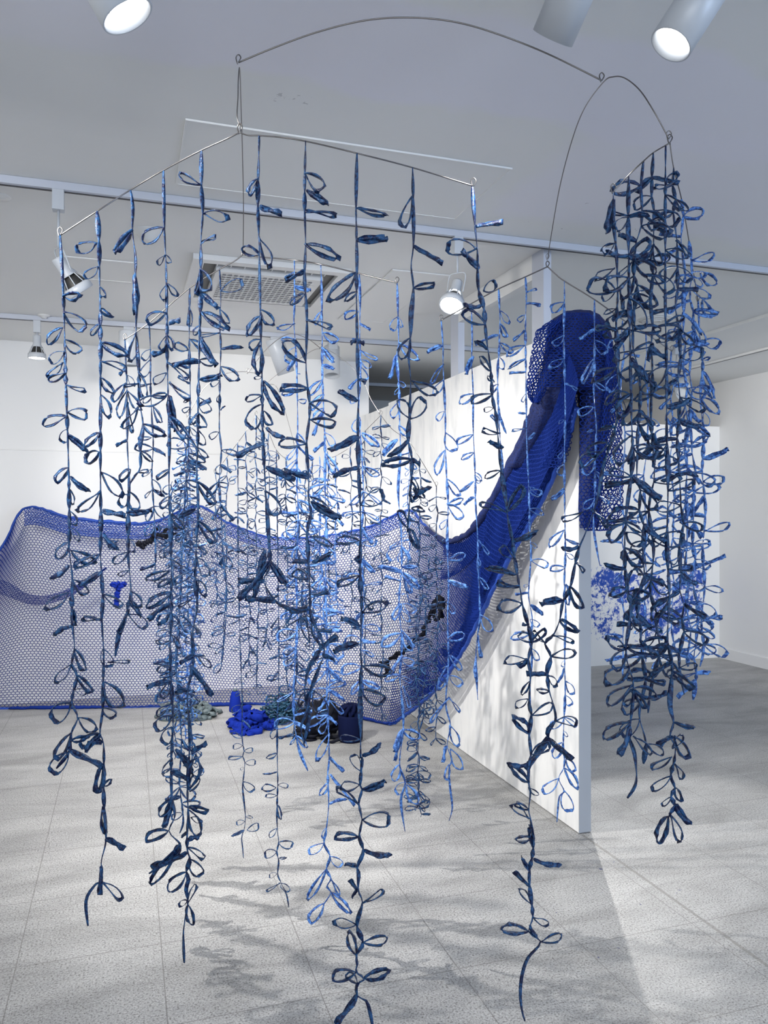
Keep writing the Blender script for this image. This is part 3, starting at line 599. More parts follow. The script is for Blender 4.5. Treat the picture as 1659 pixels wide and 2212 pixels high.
strand('brightest lamplit blue strand on the right tip of the rear left wire',
 [(858,612),(860,690),(861,740),(857,770),(862,840),(863,900),(865,980),(860,1060),(866,1140),(868,1220),(862,1300),(868,1390),(864,1460),(870,1530),(871,1580),(863,1650),(875,1690),(866,1730),(875,1796)], DF-.1,
 ZB([(1125,545,1080,625,.35),(1125,545,1155,615,.25),(1130,710,1235,840,.2),(1115,790,1085,930,.08),(1130,960,1175,1000,.28),(1130,1000,1110,1045,.35),(1130,1090,1090,1190,.28),(1130,1240,1180,1320,.2),(1120,1330,1020,1420,.12)])+
 ZD([(1140,500,1080,560,.2),(1150,700,1000,650,.15),(1150,700,1260,790,.25),(1160,700,1220,830,.2),(1150,900,1090,1000,.25),(1160,900,1230,960,.3),(1150,1070,1200,1200,.25),(1150,1230,1080,1350,.08),(1160,1430,1200,1560,.1)])+
 ZF([(1160,70,1090,200,.1),(1150,130,1095,280,.08),(1155,80,1260,130,.3),(1135,300,1095,400,.3),(1175,415,1105,480,.35),(1180,430,1240,540,.3)]), auto=(1180,1500,44,42,None), wid=.0065, seed=28, mkey=P_, group=g2)

# --- rear right wire
DD = 2.9; g3 = 'strands on the rear right wire'
strand('strand on the rear right wire\'s left tip, ending in a thin tail',
 [(953,692),(957,750),(957,790),(959,830),(962,900),(962,960),(965,1035),(968,1090),(966,1170),(969,1260),(967,1340),(969,1430),(963,1520),(973,1567),(966,1610),(976,1640),(970,1660),(972,1700),(977,1745),(970,1773)], DD,
 ZB([(1410,730,1310,755,.1),(1415,850,1330,970,.1),(1415,950,1365,1050,.3),(1420,1150,1370,1205,.28),(1430,1290,1475,1410,.3),(1425,1400,1360,1540,.25),(1435,1580,1520,1690,.25),(1440,1750,1540,1720,.25)])+
 ZD([(1440,260,1540,350,.3),(1440,360,1400,420,.3),(1445,620,1560,600,.2),(1445,750,1560,810,.1),(1440,890,1490,960,.35),(1440,1130,1550,1110,.3),(1450,1230,1540,1320,.25),(1440,1300,1400,1440,.3),(1455,1360,1530,1430,.3),(1450,1500,1530,1600,.1),(1450,1500,1330,1650,.1)])+
 ZF([(1455,50,1520,175,.3),(1460,200,1525,320,.35),(1450,300,1430,390,.25),(1430,180,1420,280,.07)]), wid=.0065, seed=31, mkey=P_, group=g3)
strand('second strand of the rear right wire, stopping short in front of the white partition',
 [(1018,657),(1020,730),(1019,780),(1022,850),(1022,920),(1025,990),(1027,1050),(1027,1080),(1032,1165),(1033,1230),(1037,1328),(1032,1370),(1028,1420),(1032,1512)], DD,
 ZB([(1605,800,1545,915,.1),(1610,1040,1520,1090,.28),(1605,1300,1500,1350,.25),(1610,1415,1530,1450,.22),(1610,1600,1530,1660,.12),(1615,1560,1650,1610,.28)])+
 ZI([(65,50,95,100,.28),(60,185,0,220,.1),(85,420,150,500,.12),(80,510,95,560,.35),(85,620,140,680,.2),(95,825,150,910,.28),(80,940,100,1050,.07),(70,1050,65,1160,.07)]), wid=.0062, seed=32, mkey=P_, group=g3)
strand('third strand of the rear right wire, lost against the blue net below',
 [(1077,623),(1080,690),(1079,720),(1078,760),(1075,800),(1076,870),(1079,930),(1085,1000),(1088,1040)], DD,
 ZJ([(200,430,255,490,.3),(200,500,240,570,.25),(200,605,270,660,.22),(195,680,215,750,.28),(190,560,70,600,.08),(190,950,230,1080,.05),(190,830,150,880,.3),(190,1050,150,1000,.1)]), wid=.0062, seed=33, mkey=P_, group=g3)
strand('fourth strand of the rear right wire, straight before the grey post and the net',
 [(1135,598),(1137,640),(1135,700),(1136,800),(1137,890),(1138,960),(1142,1050),(1145,1150),(1147,1200),(1143,1260),(1142,1290),(1150,1340),(1145,1380),(1149,1420),(1145,1480),(1146,1530)], DD,
 ZJ([(345,330,405,310,.15),(345,390,420,400,.07),(335,455,295,490,.28),(335,540,275,590,.1),(335,620,235,660,.18),(340,690,255,740,.1),(340,765,255,765,.03),(345,880,320,930,.2),(345,990,300,990,.1),(345,1070,270,1085,.1),(355,1130,400,1100,.1),(360,1410,430,1430,.28)])+
 ZI([(360,130,430,170,.2),(360,250,440,270,.3),(365,430,400,460,.28),(370,530,460,550,.28),(360,660,330,675,.3),(355,705,290,720,.08),(370,770,430,835,.1),(365,850,410,890,.3),(365,930,265,940,.25),(375,1010,410,1070,.28)]), wid=.0062, seed=34, mkey=P_, group=g3)
strand('strand right of the rear right wire\'s hook, crossing the net hood, reaching low',
 [(1219,608),(1219,660),(1218,730),(1220,830),(1221,900),(1219,1000),(1220,1100),(1221,1200),(1219,1260),(1222,1320),(1220,1400),(1220,1445),(1221,1500),(1218,1560),(1217,1605),(1219,1640),(1218,1659),(1207,1682),(1219,1710),(1208,1722),(1203,1776)], DD,
 ZJ([(550,385,470,445,.28),(550,565,490,630,.3),(550,690,475,750,.28),(560,825,630,860,.12),(555,1020,520,1040,.2),(550,1200,520,1230,.3),(550,1265,525,1325,.3),(550,1400,480,1450,.08)])+
 ZI([(555,150,480,190,.1),(550,365,462,445,.18),(555,415,625,440,.1),(560,490,600,520,.28),(555,570,480,580,.28),(560,660,575,770,.2)])+
 ZG([(1370,240,1350,290,.35),(1370,300,1325,415,.07),(1380,400,1445,500,.28),(1370,510,1415,600,.3),(1365,690,1265,770,.28),(1360,680,1460,735,.25),(1360,790,1390,830,.28),(1350,880,1290,1000,.3),(1360,960,1400,1010,.3),(1380,1000,1450,1100,.28),(1370,1080,1470,1210,.28),(1325,1160,1210,1280,.28),(1365,1255,1385,1410,.28)]), wid=.0062, seed=35, mkey=P_, group=g3)
strand('lamplit pale strand crossing the right half of the net hood',
 [(1284,648),(1284,720),(1284,790),(1283,860),(1288,920),(1286,990),(1285,1060),(1282,1130),(1288,1180),(1296,1222)], DD,
 ZJ([(715,530,640,590,.05),(715,590,780,660,.28),(712,690,670,820,.2),(715,820,770,865,.16),(715,890,690,900,.1),(710,955,630,985,.28),(715,1080,680,1090,.2),(715,1230,655,1330,.3),(715,1300,760,1340,.2),(715,1450,660,1505,.28),(715,1420,800,1480,.1)]), wid=.0062, seed=36, mkey=P_, group=g3)
strand('lamplit pale strand behind the dark bundle, nearest to the net hood',
 [(1345,693),(1346,760),(1344,850),(1347,950),(1343,1060),(1347,1180),(1345,1300),(1349,1400),(1345,1460)], DD+.02, auto=(720,1450,46,38,None), wid=.0062, seed=37, mkey=P_, group=g3)
strand('pale strand behind the dark bundle, under the middle of the wire\'s right arm',
 [(1395,720),(1394,800),(1397,900),(1393,1010),(1397,1120),(1394,1250),(1398,1360),(1395,1430)], DD+.05, auto=(760,1400,46,38,None), wid=.0062, seed=38, mkey=P_, group=g3)
strand('pale strand on the rear right wire\'s right tip, inside the right bundle',
 [(1450,757),(1452,840),(1449,950),(1453,1070),(1450,1190),(1455,1300),(1452,1400),(1458,1470)], DD+.08, auto=(790,1450,44,38,None), wid=.0062, seed=39, mkey=P_, group=g3)

# --- front right wire
g4 = 'strands on the front right wire'
strand('dark strand on the front right wire\'s left tip, swinging left across the partition',
 [(1325,416),(1325,480),(1331,540),(1334,632),(1331,700),(1334,780),(1338,860),(1328,930),(1305,1000),(1290,1080),(1265,1150),(1253,1178),(1244,1210),(1232,1268),(1216,1300),(1209,1340),(1195,1372),(1177,1389),(1190,1418),(1182,1450),(1186,1490),(1196,1525),(1200,1556),(1185,1575),(1184,1593),(1200,1612),(1228,1636)], (1.85, 1.95),
 ZJ([(825,200,720,245,.25),(830,320,670,290,.28),(830,320,760,360,.3),(830,420,770,440,.2),(835,530,730,520,.1),(820,70,750,110,.3),(835,740,700,800,.25),(845,860,790,940,.35),(850,900,880,980,.2),(830,1060,740,1080,.15),(790,1150,680,1190,.3),(740,1200,640,1260,.3),(810,480,895,450,.1),(825,600,900,560,.1)])+
 [(1325,430,1318,500,.1)]+
 ZI([(650,270,540,320,.25),(700,250,800,350,.15),(630,460,545,465,.07),(615,540,660,590,.1),(545,745,410,745,.12),(580,670,635,790,.16),(525,855,630,920,.2),(490,935,600,975,.1)])+
 ZG([(1215,105,1110,20,.2),(1265,210,1445,165,.28),(1230,345,1075,355,.07),(1240,350,1310,430,.3),(1250,480,1160,480,.3),(1300,710,1460,700,.28),(1245,845,1410,1000,.06),(1245,845,1030,1040,.04)]), seed=41, group=g4, wid=.0078)
strand('dark strand next to the front right wire\'s left tip, its end curling left',
 [(1358,378),(1357,470),(1358,560),(1360,680),(1362,800),(1364,900),(1366,1000),(1352,1120),(1350,1220),(1362,1320),(1352,1410),(1368,1480),(1362,1560),(1358,1590),(1371,1630),(1374,1690),(1355,1724)], 1.86,
 [(1358,470,1325,495,.28),(1358,560,1400,520,.3),(1358,600,1300,625,.3),(1360,640,1400,700,.3),(1362,760,1410,740,.1),(1364,850,1330,900,.3),(1366,940,1335,1000,.3),(1366,1030,1430,1075,.1),(1352,1130,1310,1170,.3),(1352,1150,1390,1180,.3),(1350,1230,1310,1220,.1),(1355,1280,1400,1290,.3),(1360,1300,1380,1230,.3),(1352,1400,1305,1380,.3),(1356,1400,1420,1410,.2),(1360,1440,1300,1470,.28),(1366,1480,1315,1520,.2),(1362,1490,1420,1500,.28),(1362,1560,1305,1592,.2),(1362,1570,1340,1630,.05),(1368,1590,1405,1620,.2),(1360,1340,1390,1360,.2)], auto=(470,1560,80,50,None), seed=42, group=g4, wid=.0078)
strand('dark strand third from the left tip of the front right wire, drifting left lower down',
 [(1390,348),(1386,420),(1381,500),(1372,560),(1374,640),(1370,740),(1380,850),(1374,960),(1382,1080),(1392,1200),(1380,1320),(1388,1400),(1392,1480),(1384,1540),(1392,1600),(1390,1650)], 1.9, auto=(400,1620,46,56,None), seed=43, group=g4, wid=.0074)
strand('dark strand fourth from the left tip of the front right wire, below the bright bend',
 [(1411,330),(1411,400),(1409,500),(1408,600),(1407,700),(1412,800),(1409,900),(1414,1000),(1404,1090),(1415,1190),(1408,1280),(1424,1380),(1412,1470),(1400,1540)], 1.95, auto=(380,1520,50,54,None), seed=44, group=g4, wid=.0072)
strand('dark strand beside the front right wire\'s centre hook, longest of the right bundle',
 [(1438,315),(1437,420),(1437,540),(1437,660),(1440,800),(1440,930),(1443,1050),(1441,1180),(1446,1290),(1442,1380),(1452,1440),(1447,1520),(1455,1560),(1447,1590),(1458,1610),(1457,1640),(1449,1676),(1458,1702),(1449,1718),(1457,1740),(1444,1765),(1440,1790)], 1.92,
 ZH([(1140,100,1065,155,.07),(1150,30,1250,50,.1),(1150,100,1235,230,.2),(1135,215,1040,295,.2),(1150,250,1210,335,.16),(1135,318,1040,405,.22),(1155,380,1185,450,.3),(1135,430,1090,485,.16),(1155,470,1225,590,.12),(1115,540,1045,670,.2),(1125,520,1180,650,.25),(1140,170,1190,100,.3)])+
 [(1437,400,1462,372,.35),(1437,420,1475,450,.2),(1437,470,1400,490,.3),(1437,540,1478,555,.28),(1437,610,1395,600,.3),(1438,700,1480,680,.2),(1440,790,1400,830,.3),(1440,880,1490,870,.1),(1441,960,1395,990,.3),(1443,1060,1495,1040,.25),(1442,1140,1400,1170,.3),(1443,1230,1490,1220,.2),(1446,1290,1400,1330,.25),(1444,1390,1410,1420,.3),(1450,1430,1410,1465,.07),(1450,1450,1495,1480,.2)], seed=45, group=g4, wid=.0076)
strand('strand just right of the front right wire\'s centre hook, slightly paler than the dark ones',
 [(1455,362),(1457,450),(1460,560),(1462,680),(1468,800),(1464,900),(1470,1010),(1474,1120),(1468,1230),(1476,1330),(1470,1430),(1478,1500)], 2.1, auto=(400,1480,46,50,None), seed=46, group=g4, wid=.0072)
strand('mid blue strand halfway along the front right wire\'s receding arm',
 [(1472,430),(1475,540),(1480,660),(1478,780),(1484,900),(1482,1020),(1488,1140),(1482,1260),(1490,1370),(1486,1440)], 2.25, auto=(470,1430,42,48,None), mkey=P_, seed=47, group=g4, wid=.0074)
strand('bright blue strand second from the right tip of the front right wire',
 [(1488,520),(1493,620),(1495,740),(1492,860),(1498,980),(1502,1080),(1499,1170),(1500,1270),(1505,1330),(1500,1400),(1507,1460),(1497,1512)], 2.4, auto=(560,1490,34,46,None), mkey=P_, seed=48, group=g4, wid=.0078)
strand('bright blue strand on the front right wire\'s right tip, outermost of the bundle',
 [(1508,648),(1511,720),(1518,790),(1513,860),(1520,940),(1517,1020),(1524,1100),(1518,1190),(1522,1270),(1515,1340),(1520,1400),(1512,1440)], 2.5,
 ZJ([(1305,370,1345,465,.2),(1310,590,1405,625,.3),(1300,760,1385,900,.25),(1290,900,1400,970,.28),(1290,220,1370,290,.3),(1310,980,1335,1055,.3),(1300,700,1355,680,.25)]), auto=(960,1420,34,48,None), mkey=P_, seed=49, group=g4, wid=.0076)

# --- the two far mobiles: thinner strands with small loops
g5 = 'small thin strands of the far mobile'
far = [(465,1022,470,1330,3.7),(490,988,486,1400,3.7),(513,955,0,0,3.3),(530,932,540,1440,3.6),(553,897,556,1500,3.6),(580,935,575,1380,3.7),(597,972,0,0,2.95),(618,990,622,1500,3.7),(640,985,640,1420,3.9),(660,990,665,1380,3.9),(675,992,680,1440,3.9),(690,985,694,1400,3.8),(707,975,712,1380,3.8),(725,985,728,1360,3.7),(757,965,760,1400,3.7),(790,930,786,1440,3.6),(823,897,826,1560,3.4),(884,955,882,1300,3.5),(907,990,905,1560,3.4),(943,1050,944,1600,3.5)]
where = ['far left thin strand', 'second thin far strand from the far wire\'s left tip', 'very long thin strand reaching below the net over the floor', 'thin strand left of the far wire\'s raised hook', 'thin strand hanging from the far wire\'s raised left hook', 'thin strand right of the far wire\'s raised left hook', 'longest thin far strand, ending over the floor left of centre', 'thin strand between the two pale bright strands, left one', 'thin far strand in the middle of the crowded centre', 'thin far strand just right of the crowded centre', 'short thin far strand left of the bright blue strand', 'thin far strand right behind the bright blue strand', 'thin far strand right of the bright blue strand', 'thin far strand midway to the longest front strand', 'thin far strand left of the longest front strand', 'thin far strand right of the longest front strand', 'thin far strand below the far wire\'s raised right hook', 'thin far strand behind the pinned net corner', 'thin far strand tangled below the net\'s low right hem', 'rightmost thin far strand on the far wire\'s right tip']
for k, (x0, y0, x1, y1, d) in enumerate(far):
    lb = where[k]+', with small dark loops'
    if k == 2:
        strand(lb, [(513,955),(514,1040),(514,1150),(516,1280),(519,1400),(523,1500),(523,1590),(527,1622),(524,1633),(529,1648),(526,1680),(524,1700),(528,1740),(530,1765),(528,1790),(526,1795),(522,1810),(524,1830),(526,1854)], d,
          ZF([(130,130,60,110,.3),(130,180,70,180,.28),(140,215,195,215,.28),(130,250,45,265,.18),(145,290,215,290,.3),(140,320,115,330,.35),(135,410,190,480,.3),(150,635,190,640,.28),(145,665,90,675,.28),(140,720,70,760,.1),(160,720,240,690,.28)]), auto=(980,1560,26,22,None), wid=.0045, seed=60+k, group=g5)
    elif k == 6:
        strand(lb, [(597,972),(598,1060),(600,1200),(602,1350),(602,1480),(599,1560),(599,1640),(600,1690),(598,1760),(600,1800),(602,1820),(598,1840),(602,1860),(600,1890),(608,1908),(605,1915),(618,1930),(624,1960)], d,
          ZF([(355,60,315,130,.28),(350,230,290,270,.3),(350,350,270,360,.05),(355,430,420,440,.28),(345,450,260,440,.28),(350,500,275,510,.2),(355,560,380,640,.2),(350,710,305,760,.3),(360,800,450,820,.28),(350,860,265,880,.28),(365,900,410,900,.2),(350,1000,300,1010,.28),(380,1060,435,1100,.28),(370,1060,285,1110,.12)]), auto=(1000,1540,24,26,None), wid=.0045, seed=60+k, group=g5)
    else:
        r = random.Random(k); n = 9
        strand(lb, [(x0+(x1-x0)*i/n+r.uniform(-2.5, 2.5)*(i > 0), y0+(y1-y0)*i/n) for i in range(n+1)], d, auto=(y0+24, y1, 19, 21, None), wid=.0048, seed=80+k, zz=1.5, mkey=P_ if k in (8, 11, 13, 17) else 'ribbon', group=g5)
g6 = 'crowded strands in the pale left column'
for k, (x0, y0, x1, y1, d, lb) in enumerate([(400,930,402,1600,3.2,'pale column strand hanging left, crowded with tiny loops'),(404,950,412,1700,3.1,'pale column strand hanging furthest down, beside the fifth front strand'),(409,940,418,1560,3.3,'pale column strand hanging right, crowded with tiny loops'),(390,1010,380,1640,3.2,'mid blue strand on the left flank of the pale column'),(372,1040,362,1560,3.0,'dark strand left of the pale column, dense over the net')]):
    r = random.Random(50+k); n = 10
    strand(lb, [(x0+(x1-x0)*i/n+r.uniform(-4, 4)*(i > 0), y0+(y1-y0)*i/n) for i in range(n+1)], d, auto=(y0+8, y1, 15, 24, None), wid=.0055, seed=150+k, zz=2, mkey=P_ if k in (0, 2) else 'ribbon', group=g6)
for k, (x0, y0, x1, y1, d, lb) in enumerate([(690,1060,712,1580,3.0,'bright tangled strand low in the centre, ending over the black bag'),(648,1080,642,1600,3.0,'mid blue tangled strand low in the centre, left of the black bag'),(905,1180,900,1745,3.3,'thin dark strand below the net\'s right hem, ending in open loops'),(925,1200,905,1765,3.35,'thinnest dark strand tangled low beside the pale tail')]):
    r = random.Random(70+k); n = 10
    strand(lb, [(x0+(x1-x0)*i/n+r.uniform(-7, 7)*(i > 0), y0+(y1-y0)*i/n) for i in range(n+1)], d, auto=(y0+8, y1, 22, 36 if k < 2 else 26, None), wid=.006 if k < 2 else .0042, seed=170+k, zz=2, mkey=P_ if k == 0 else 'ribbon', group='loose tangled strands low in the centre')

# ------------------------------------------------------------------ wires
def wire(name, pts, label, r=.0022, n=8):
    r *= .8
    W = [at(*p) for p in pts]; C = catmull(W, n); o = empty(name, C[0], label, 'wire', 'steel wires of the mobiles')
    MB().tube(C, r, 6).build('wire', M['wire'], o)
    for e in (C[0], C[-1]):
        hk = [e+UP*.0, e+UP*.012+RT*.006, e+UP*.02, e+UP*.012-RT*.006, e-UP*.004-RT*.002]
        MB().tube(catmull(hk, 4), r*.8, 5).build('hook', M['wire'], o)
    return o
wire('arched_wire', [(515,135,2.0),(600,100,1.99),(690,68,1.98),(790,44,1.97),(885,38,1.97),(980,47,1.97),(1070,72,1.98),(1180,115,1.99),(1300,174,2.0)], 'big topmost wire arch spanning from left hook to right hook', .0026)
wire('arched_wire', [(1183,560,2.9),(1192,500,2.8),(1210,400,2.62),(1235,305,2.42),(1262,235,2.25),(1303,178,2.02),(1325,166,1.98),(1350,169,1.95),(1382,195,1.93),(1412,240,1.91),(1445,300,1.92)], 'tall lopsided wire arch hanging at the right end of the big arch', .002)
wire('arched_wire', [(525,548,2.8),(526,450,2.65),(524,340,2.45),(521,240,2.25),(518,150,2.02),(515,170,1.98),(514,210,1.94),(512,252,1.91),(518,272,1.9),(518,284,1.9)], 'narrow wire arch seen edge-on under the big arch\'s left end', .0018)
wire('curved_wire', [(130,508,1.93),(210,456,1.91),(282,410,1.94),(353,368,1.93),(435,325,1.92),(490,300,1.9),(518,286,1.9)], 'left arm of the front wire, sloping down to the left', .0022)
wire('curved_wire', [(518,286,1.9),(535,292,1.9),(560,293,1.9),(600,296,1.9),(660,305,1.88),(771,331,1.86),(891,362,1.9),(1023,402,1.95)], 'right arm of the front wire, sloping down to the right', .0022)
wire('curved_wire', [(270,733,2.8),(322,697,2.8),(410,622,2.8),(474,582,2.8),(505,565,2.8),(525,550,2.8)], 'left arm of the rear left wire', .0028)
wire('curved_wire', [(525,550,2.8),(560,555,2.8),(636,562,2.8),(693,571,2.75),(776,591,2.75),(858,611,2.7)], 'right arm of the rear left wire, bright where lit', .003)
wire('curved_wire', [(1183,576,2.9),(1135,598,2.9),(1077,624,2.9),(1018,656,2.9),(953,692,2.9)], 'left arm of the rear right wire, bright before the grey post', .003)
wire('curved_wire', [(1183,576,2.9),(1200,592,2.9),(1219,607,2.9),(1284,647,2.9),(1345,690,2.92),(1395,720,2.95),(1452,758,2.98)], 'right arm of the rear right wire, running behind the bundle', .003)
wire('curved_wire', [(1447,308,1.92),(1438,314,1.92),(1411,330,1.95),(1390,348,1.9),(1358,378,1.86),(1325,415,1.85)], 'short bright left arm of the front right wire', .0022)
wire('curved_wire', [(1447,308,1.92),(1455,362,2.1),(1472,430,2.25),(1488,520,2.4),(1500,600,2.45),(1508,650,2.5)], 'right arm of the front right wire, receding steeply', .0022)
wire('arched_wire', [(535,806,3.4),(570,760,3.4),(605,730,3.4),(632,721,3.4),(665,732,3.4),(692,752,3.4)], 'far wire arch in front of the tilted cylinder lamp', .002)
wire('arched_wire', [(405,900,3.4),(440,840,3.4),(480,810,3.4),(520,803,3.4),(552,806,3.4)], 'thin far wire arch left of the centre', .0016)
wire('arched_wire', [(636,960,3.6),(600,840,3.6),(575,830,3.6),(640,780,3.6),(690,753,3.6),(735,772,3.6),(780,815,3.55),(800,860,3.5),(820,893,3.45)], 'thin far wire arch sweeping down to the right far hook', .0014)
wire('curved_wire', [(465,1022,3.7),(490,988,3.7),(513,957,3.5),(530,934,3.6),(553,897,3.6)], 'left arm of the far left wire', .0016)
wire('curved_wire', [(553,897,3.6),(580,935,3.7),(597,972,3.4),(618,992,3.7)], 'right arm of the far left wire', .0016)
wire('curved_wire', [(823,897,3.4),(790,930,3.6),(757,965,3.7),(725,985,3.7),(707,990,3.8)], 'left arm of the far right wire', .0016)
wire('curved_wire', [(823,897,3.4),(845,925,3.5),(884,955,3.5),(907,990,3.4),(943,1050,3.5)], 'right arm of the far right wire', .0016)

# ------------------------------------------------------------------ the net
net = empty('blue_net', at(843, 1560, 5.5), 'huge ultramarine net stretched low across the wall and pulled up over the partition end', 'net')
pairs = [((-150,1400,5.95),(-200,1533,5.93)),((0,1187,5.98),(-60,1532,5.97)),((55,1098,6.0),(60,1531,6.0)),((150,1118,6.05),(170,1530,6.02)),((240,1128,6.1),(260,1529,6.03)),((330,1128,6.2),(340,1527,6.05)),((425,1093,6.35),(425,1525,6.07)),((490,1128,6.3),(490,1523,6.1)),((560,1155,6.3),(560,1522,6.12)),((620,1163,6.25),(620,1528,6.02)),((700,1158,6.1),(700,1538,5.88)),((790,1140,5.9),(780,1552,5.7)),((880,1103,5.6),(840,1564,5.54)),((915,1132,5.35),(875,1545,5.4)),((960,1168,5.0),(925,1505,5.0)),((1005,1158,4.65),(975,1445,4.72)),((1045,1112,4.35),(1020,1370,4.45)),((1090,1035,4.12),(1060,1285,4.22)),((1130,955,3.95),(1110,1190,4.0)),((1165,880,3.82),(1165,1095,3.8)),((1185,800,3.72),(1215,985,3.63)),((1200,740,3.66),(1245,880,3.55))]
TOP = catmull([at(*a) for a, b in pairs], 12); BOT = catmull([at(*b) for a, b in pairs], 12)
def resample(A, B):
    cum = [0]
    for i in range(1, len(A)): cum.append(cum[-1]+.5*((A[i]-A[i-1]).length+(B[i]-B[i-1]).length))
    return np.array(cum)
cumT = resample(TOP, BOT); TA = np.array([tuple(p) for p in TOP]); BA = np.array([tuple(p) for p in BOT])
FWn = np.array(FW); RTn = np.array(RT)
def lattice(fn, ni, nj, r, name, m, parent, jitter=0.0, seed=0, sides=3, keep=None, hexk=.17):
    """hexagonal netting: yarns as thin prisms over the surface fn(u, v) -> (N,3)"""
    rg = np.random.RandomState(seed)
    I, J = np.meshgrid(np.arange(ni+1), np.arange(nj+1), indexing='ij')
    par = (I+J) % 2
    U = (I+rg.uniform(-jitter, jitter, I.shape))/ni; V = (J+(par-.5)*2*hexk+rg.uniform(-jitter, jitter, I.shape))/nj
    V = np.clip(V, 0, 1); U = np.clip(U, 0, 1)
    P = fn(U.ravel(), V.ravel()); idx = (I*(nj+1)+J)
    a = [idx[:-1, :].ravel()]; b = [idx[1:, :].ravel()]
    mk = par[:, :-1] == 1
    a.append(idx[:, :-1][mk]); b.append(idx[:, 1:][mk])
    a = np.concatenate(a); b = np.concatenate(b)
    if keep is not None:
        uv = np.stack([U.ravel(), V.ravel()], 1); k = keep(.5*(uv[a]+uv[b])); a = a[k]; b = b[k]
    A = P[a]; B = P[b]; D = B-A; Ln = np.linalg.norm(D, axis=1, keepdims=True); ok = Ln[:, 0] > 1e-5; A = A[ok]; B = B[ok]; D = D[ok]/Ln[ok]
    ref = np.tile(FWn, (len(A), 1)); X = np.cross(D, ref); n = np.linalg.norm(X, axis=1, keepdims=True); X = np.where(n > 1e-3, X/np.maximum(n, 1e-6), np.array([1., 0, 0])); Yv = np.cross(D, X)
    vs = []
    for e in (A, B):
        for k in range(sides):
            an = 2*PI*k/sides+.5; vs.append(e+X*(r*math.cos(an))+Yv*(r*math.sin(an)))
    N = len(A); Vv = np.stack(vs, 1).reshape(-1, 3)-np.array(parent.matrix_basis.translation)
    base = (np.arange(N)*2*sides)[:, None]
    F = np.concatenate([base+np.array([[k, (k+1) % sides, sides+(k+1) % sides, sides+k]]) for k in range(sides)], 0)
    me = bpy.data.meshes.new(name); me.vertices.add(len(Vv)); me.vertices.foreach_set('co', Vv.ravel().astype(np.float32))
    me.loops.add(F.size); me.loops.foreach_set('vertex_index', F.ravel().astype(np.int32)); me.polygons.add(len(F))
    me.polygons.foreach_set('loop_start', (np.arange(len(F))*4).astype(np.int32)); me.update(calc_edges=True); me.validate()
    return link(name, me, m, parent, True)
def netsurf(u0=0, u1=1, v0=0, v1=1, off=0.0, wob=1.0, ph=0.0):
    def fn(U, V):
        s = (u0+(u1-u0)*U)*cumT[-1]; v = v0+(v1-v0)*V
        T = np.stack([np.interp(s, cumT, TA[:, k]) for k in range(3)], 1); B = np.stack([np.interp(s, cumT, BA[:, k]) for k in range(3)], 1)
        vv = v[:, None]; P = T*(1-vv)+B*vv
        blg = (.05*np.sin(s*2.1+ph)*np.sin(PI*v)+.02*np.sin(s*9+3*v+ph)*np.sin(PI*v))*wob+off
        fold = -.10*np.exp(-((s-.2-cumT[12])**2)/.18)*np.exp(-((v-.36+.25*(s-1))**2)/.006)
        return P-FWn*(blg[:, None])
    return fn
tot = cumT[-1]
ncol = int(tot/.0135); ncol += ncol % 2
lattice(netsurf(), ncol, 80, .0025, 'netting', M['net'], net)
# extra gathered layers where the net bunches up on its way to the partition top
def sx(px): # fraction of length at top pixel px
    k = min(range(len(pairs)), key=lambda i: abs(pairs[i][0][0]-px)); return cumT[k*12]/tot
lattice(netsurf(sx(960), 1, 0, .25, .03, 1, 1.0), int(tot*(1-sx(960))/.0135), 22, .0024, 'netting_layer', M['net'], net, .15, 3)
lattice(netsurf(sx(1045), 1, 0, .7, .11, 1, 0.3), int(tot*(1-sx(1045))/.016), 34, .0026, 'netting_layer', M['net'], net, .1, 21)
lattice(netsurf(sx(880), 1, 0.74, 1, -.03, 1, 2.3), int(tot*(1-sx(880))/.014), 22, .0022, 'netting_layer', M['net'], net, .15, 4)
lattice(netsurf(sx(55), sx(425), 0, .085, .02, .3, 2.0), int(tot*(sx(425)-sx(55))/.012), 12, .0032, 'folded_edge', M['hem'], net, .2, 5)
lattice(netsurf(sx(490), sx(880), 0, .07, .02, .3, 1.0), int(tot*(sx(880)-sx(490))/.013), 9, .0028, 'folded_edge', M['hem'], net, .25, 6)
# the sagging fold at the far left
FT = catmull([at(-150,1225,5.85), at(0,1252,5.86), at(60,1283,5.87), at(110,1285,5.88), at(170,1262,5.92), at(230,1225,5.97)], 10)
FB = catmull([at(-150,1250,5.87), at(0,1283,5.88), at(60,1304,5.89), at(110,1303,5.90), at(170,1277,5.93), at(230,1228,5.98)], 10)
FTa = np.array([tuple(p) for p in FT]); FBa = np.array([tuple(p) for p in FB]); uu = np.linspace(0, 1, len(FTa))
def foldfn(U, V):
    T = np.stack([np.interp(U, uu, FTa[:, k]) for k in range(3)], 1); B = np.stack([np.interp(U, uu, FBa[:, k]) for k in range(3)], 1)
    return T*(1-V[:, None])+B*V[:, None]
lattice(foldfn, 100, 12, .0019, 'fold', M['net'], net, .2, 7)
def hem(P, rr, name, m=None, seed=0, k=7):
    r = random.Random(seed); n = len(P)
    pts = [p+UP*r.uniform(-.004, .004)+RT*r.uniform(-.003, .003) for p in P]
    rad = [(rr(i/(n-1)) if callable(rr) else rr)*r.uniform(.8, 1.2) for i in range(n)]
    return MB().tube(pts, rad, k).build(name, m or M['hem'], net)
hem(TOP[:int(12*17)], lambda f_: .009+.006*math.exp(-((f_-.25)/.08)**2), 'top_hem', seed=1)
hem(BOT, lambda f_: .012, 'bottom_hem', seed=2)
hem([p+UP*.012+FW*-.02 for p in BOT[20:150]], lambda f_: .009+.006*math.sin(f_*17), 'bottom_hem', M['net'], seed=3)
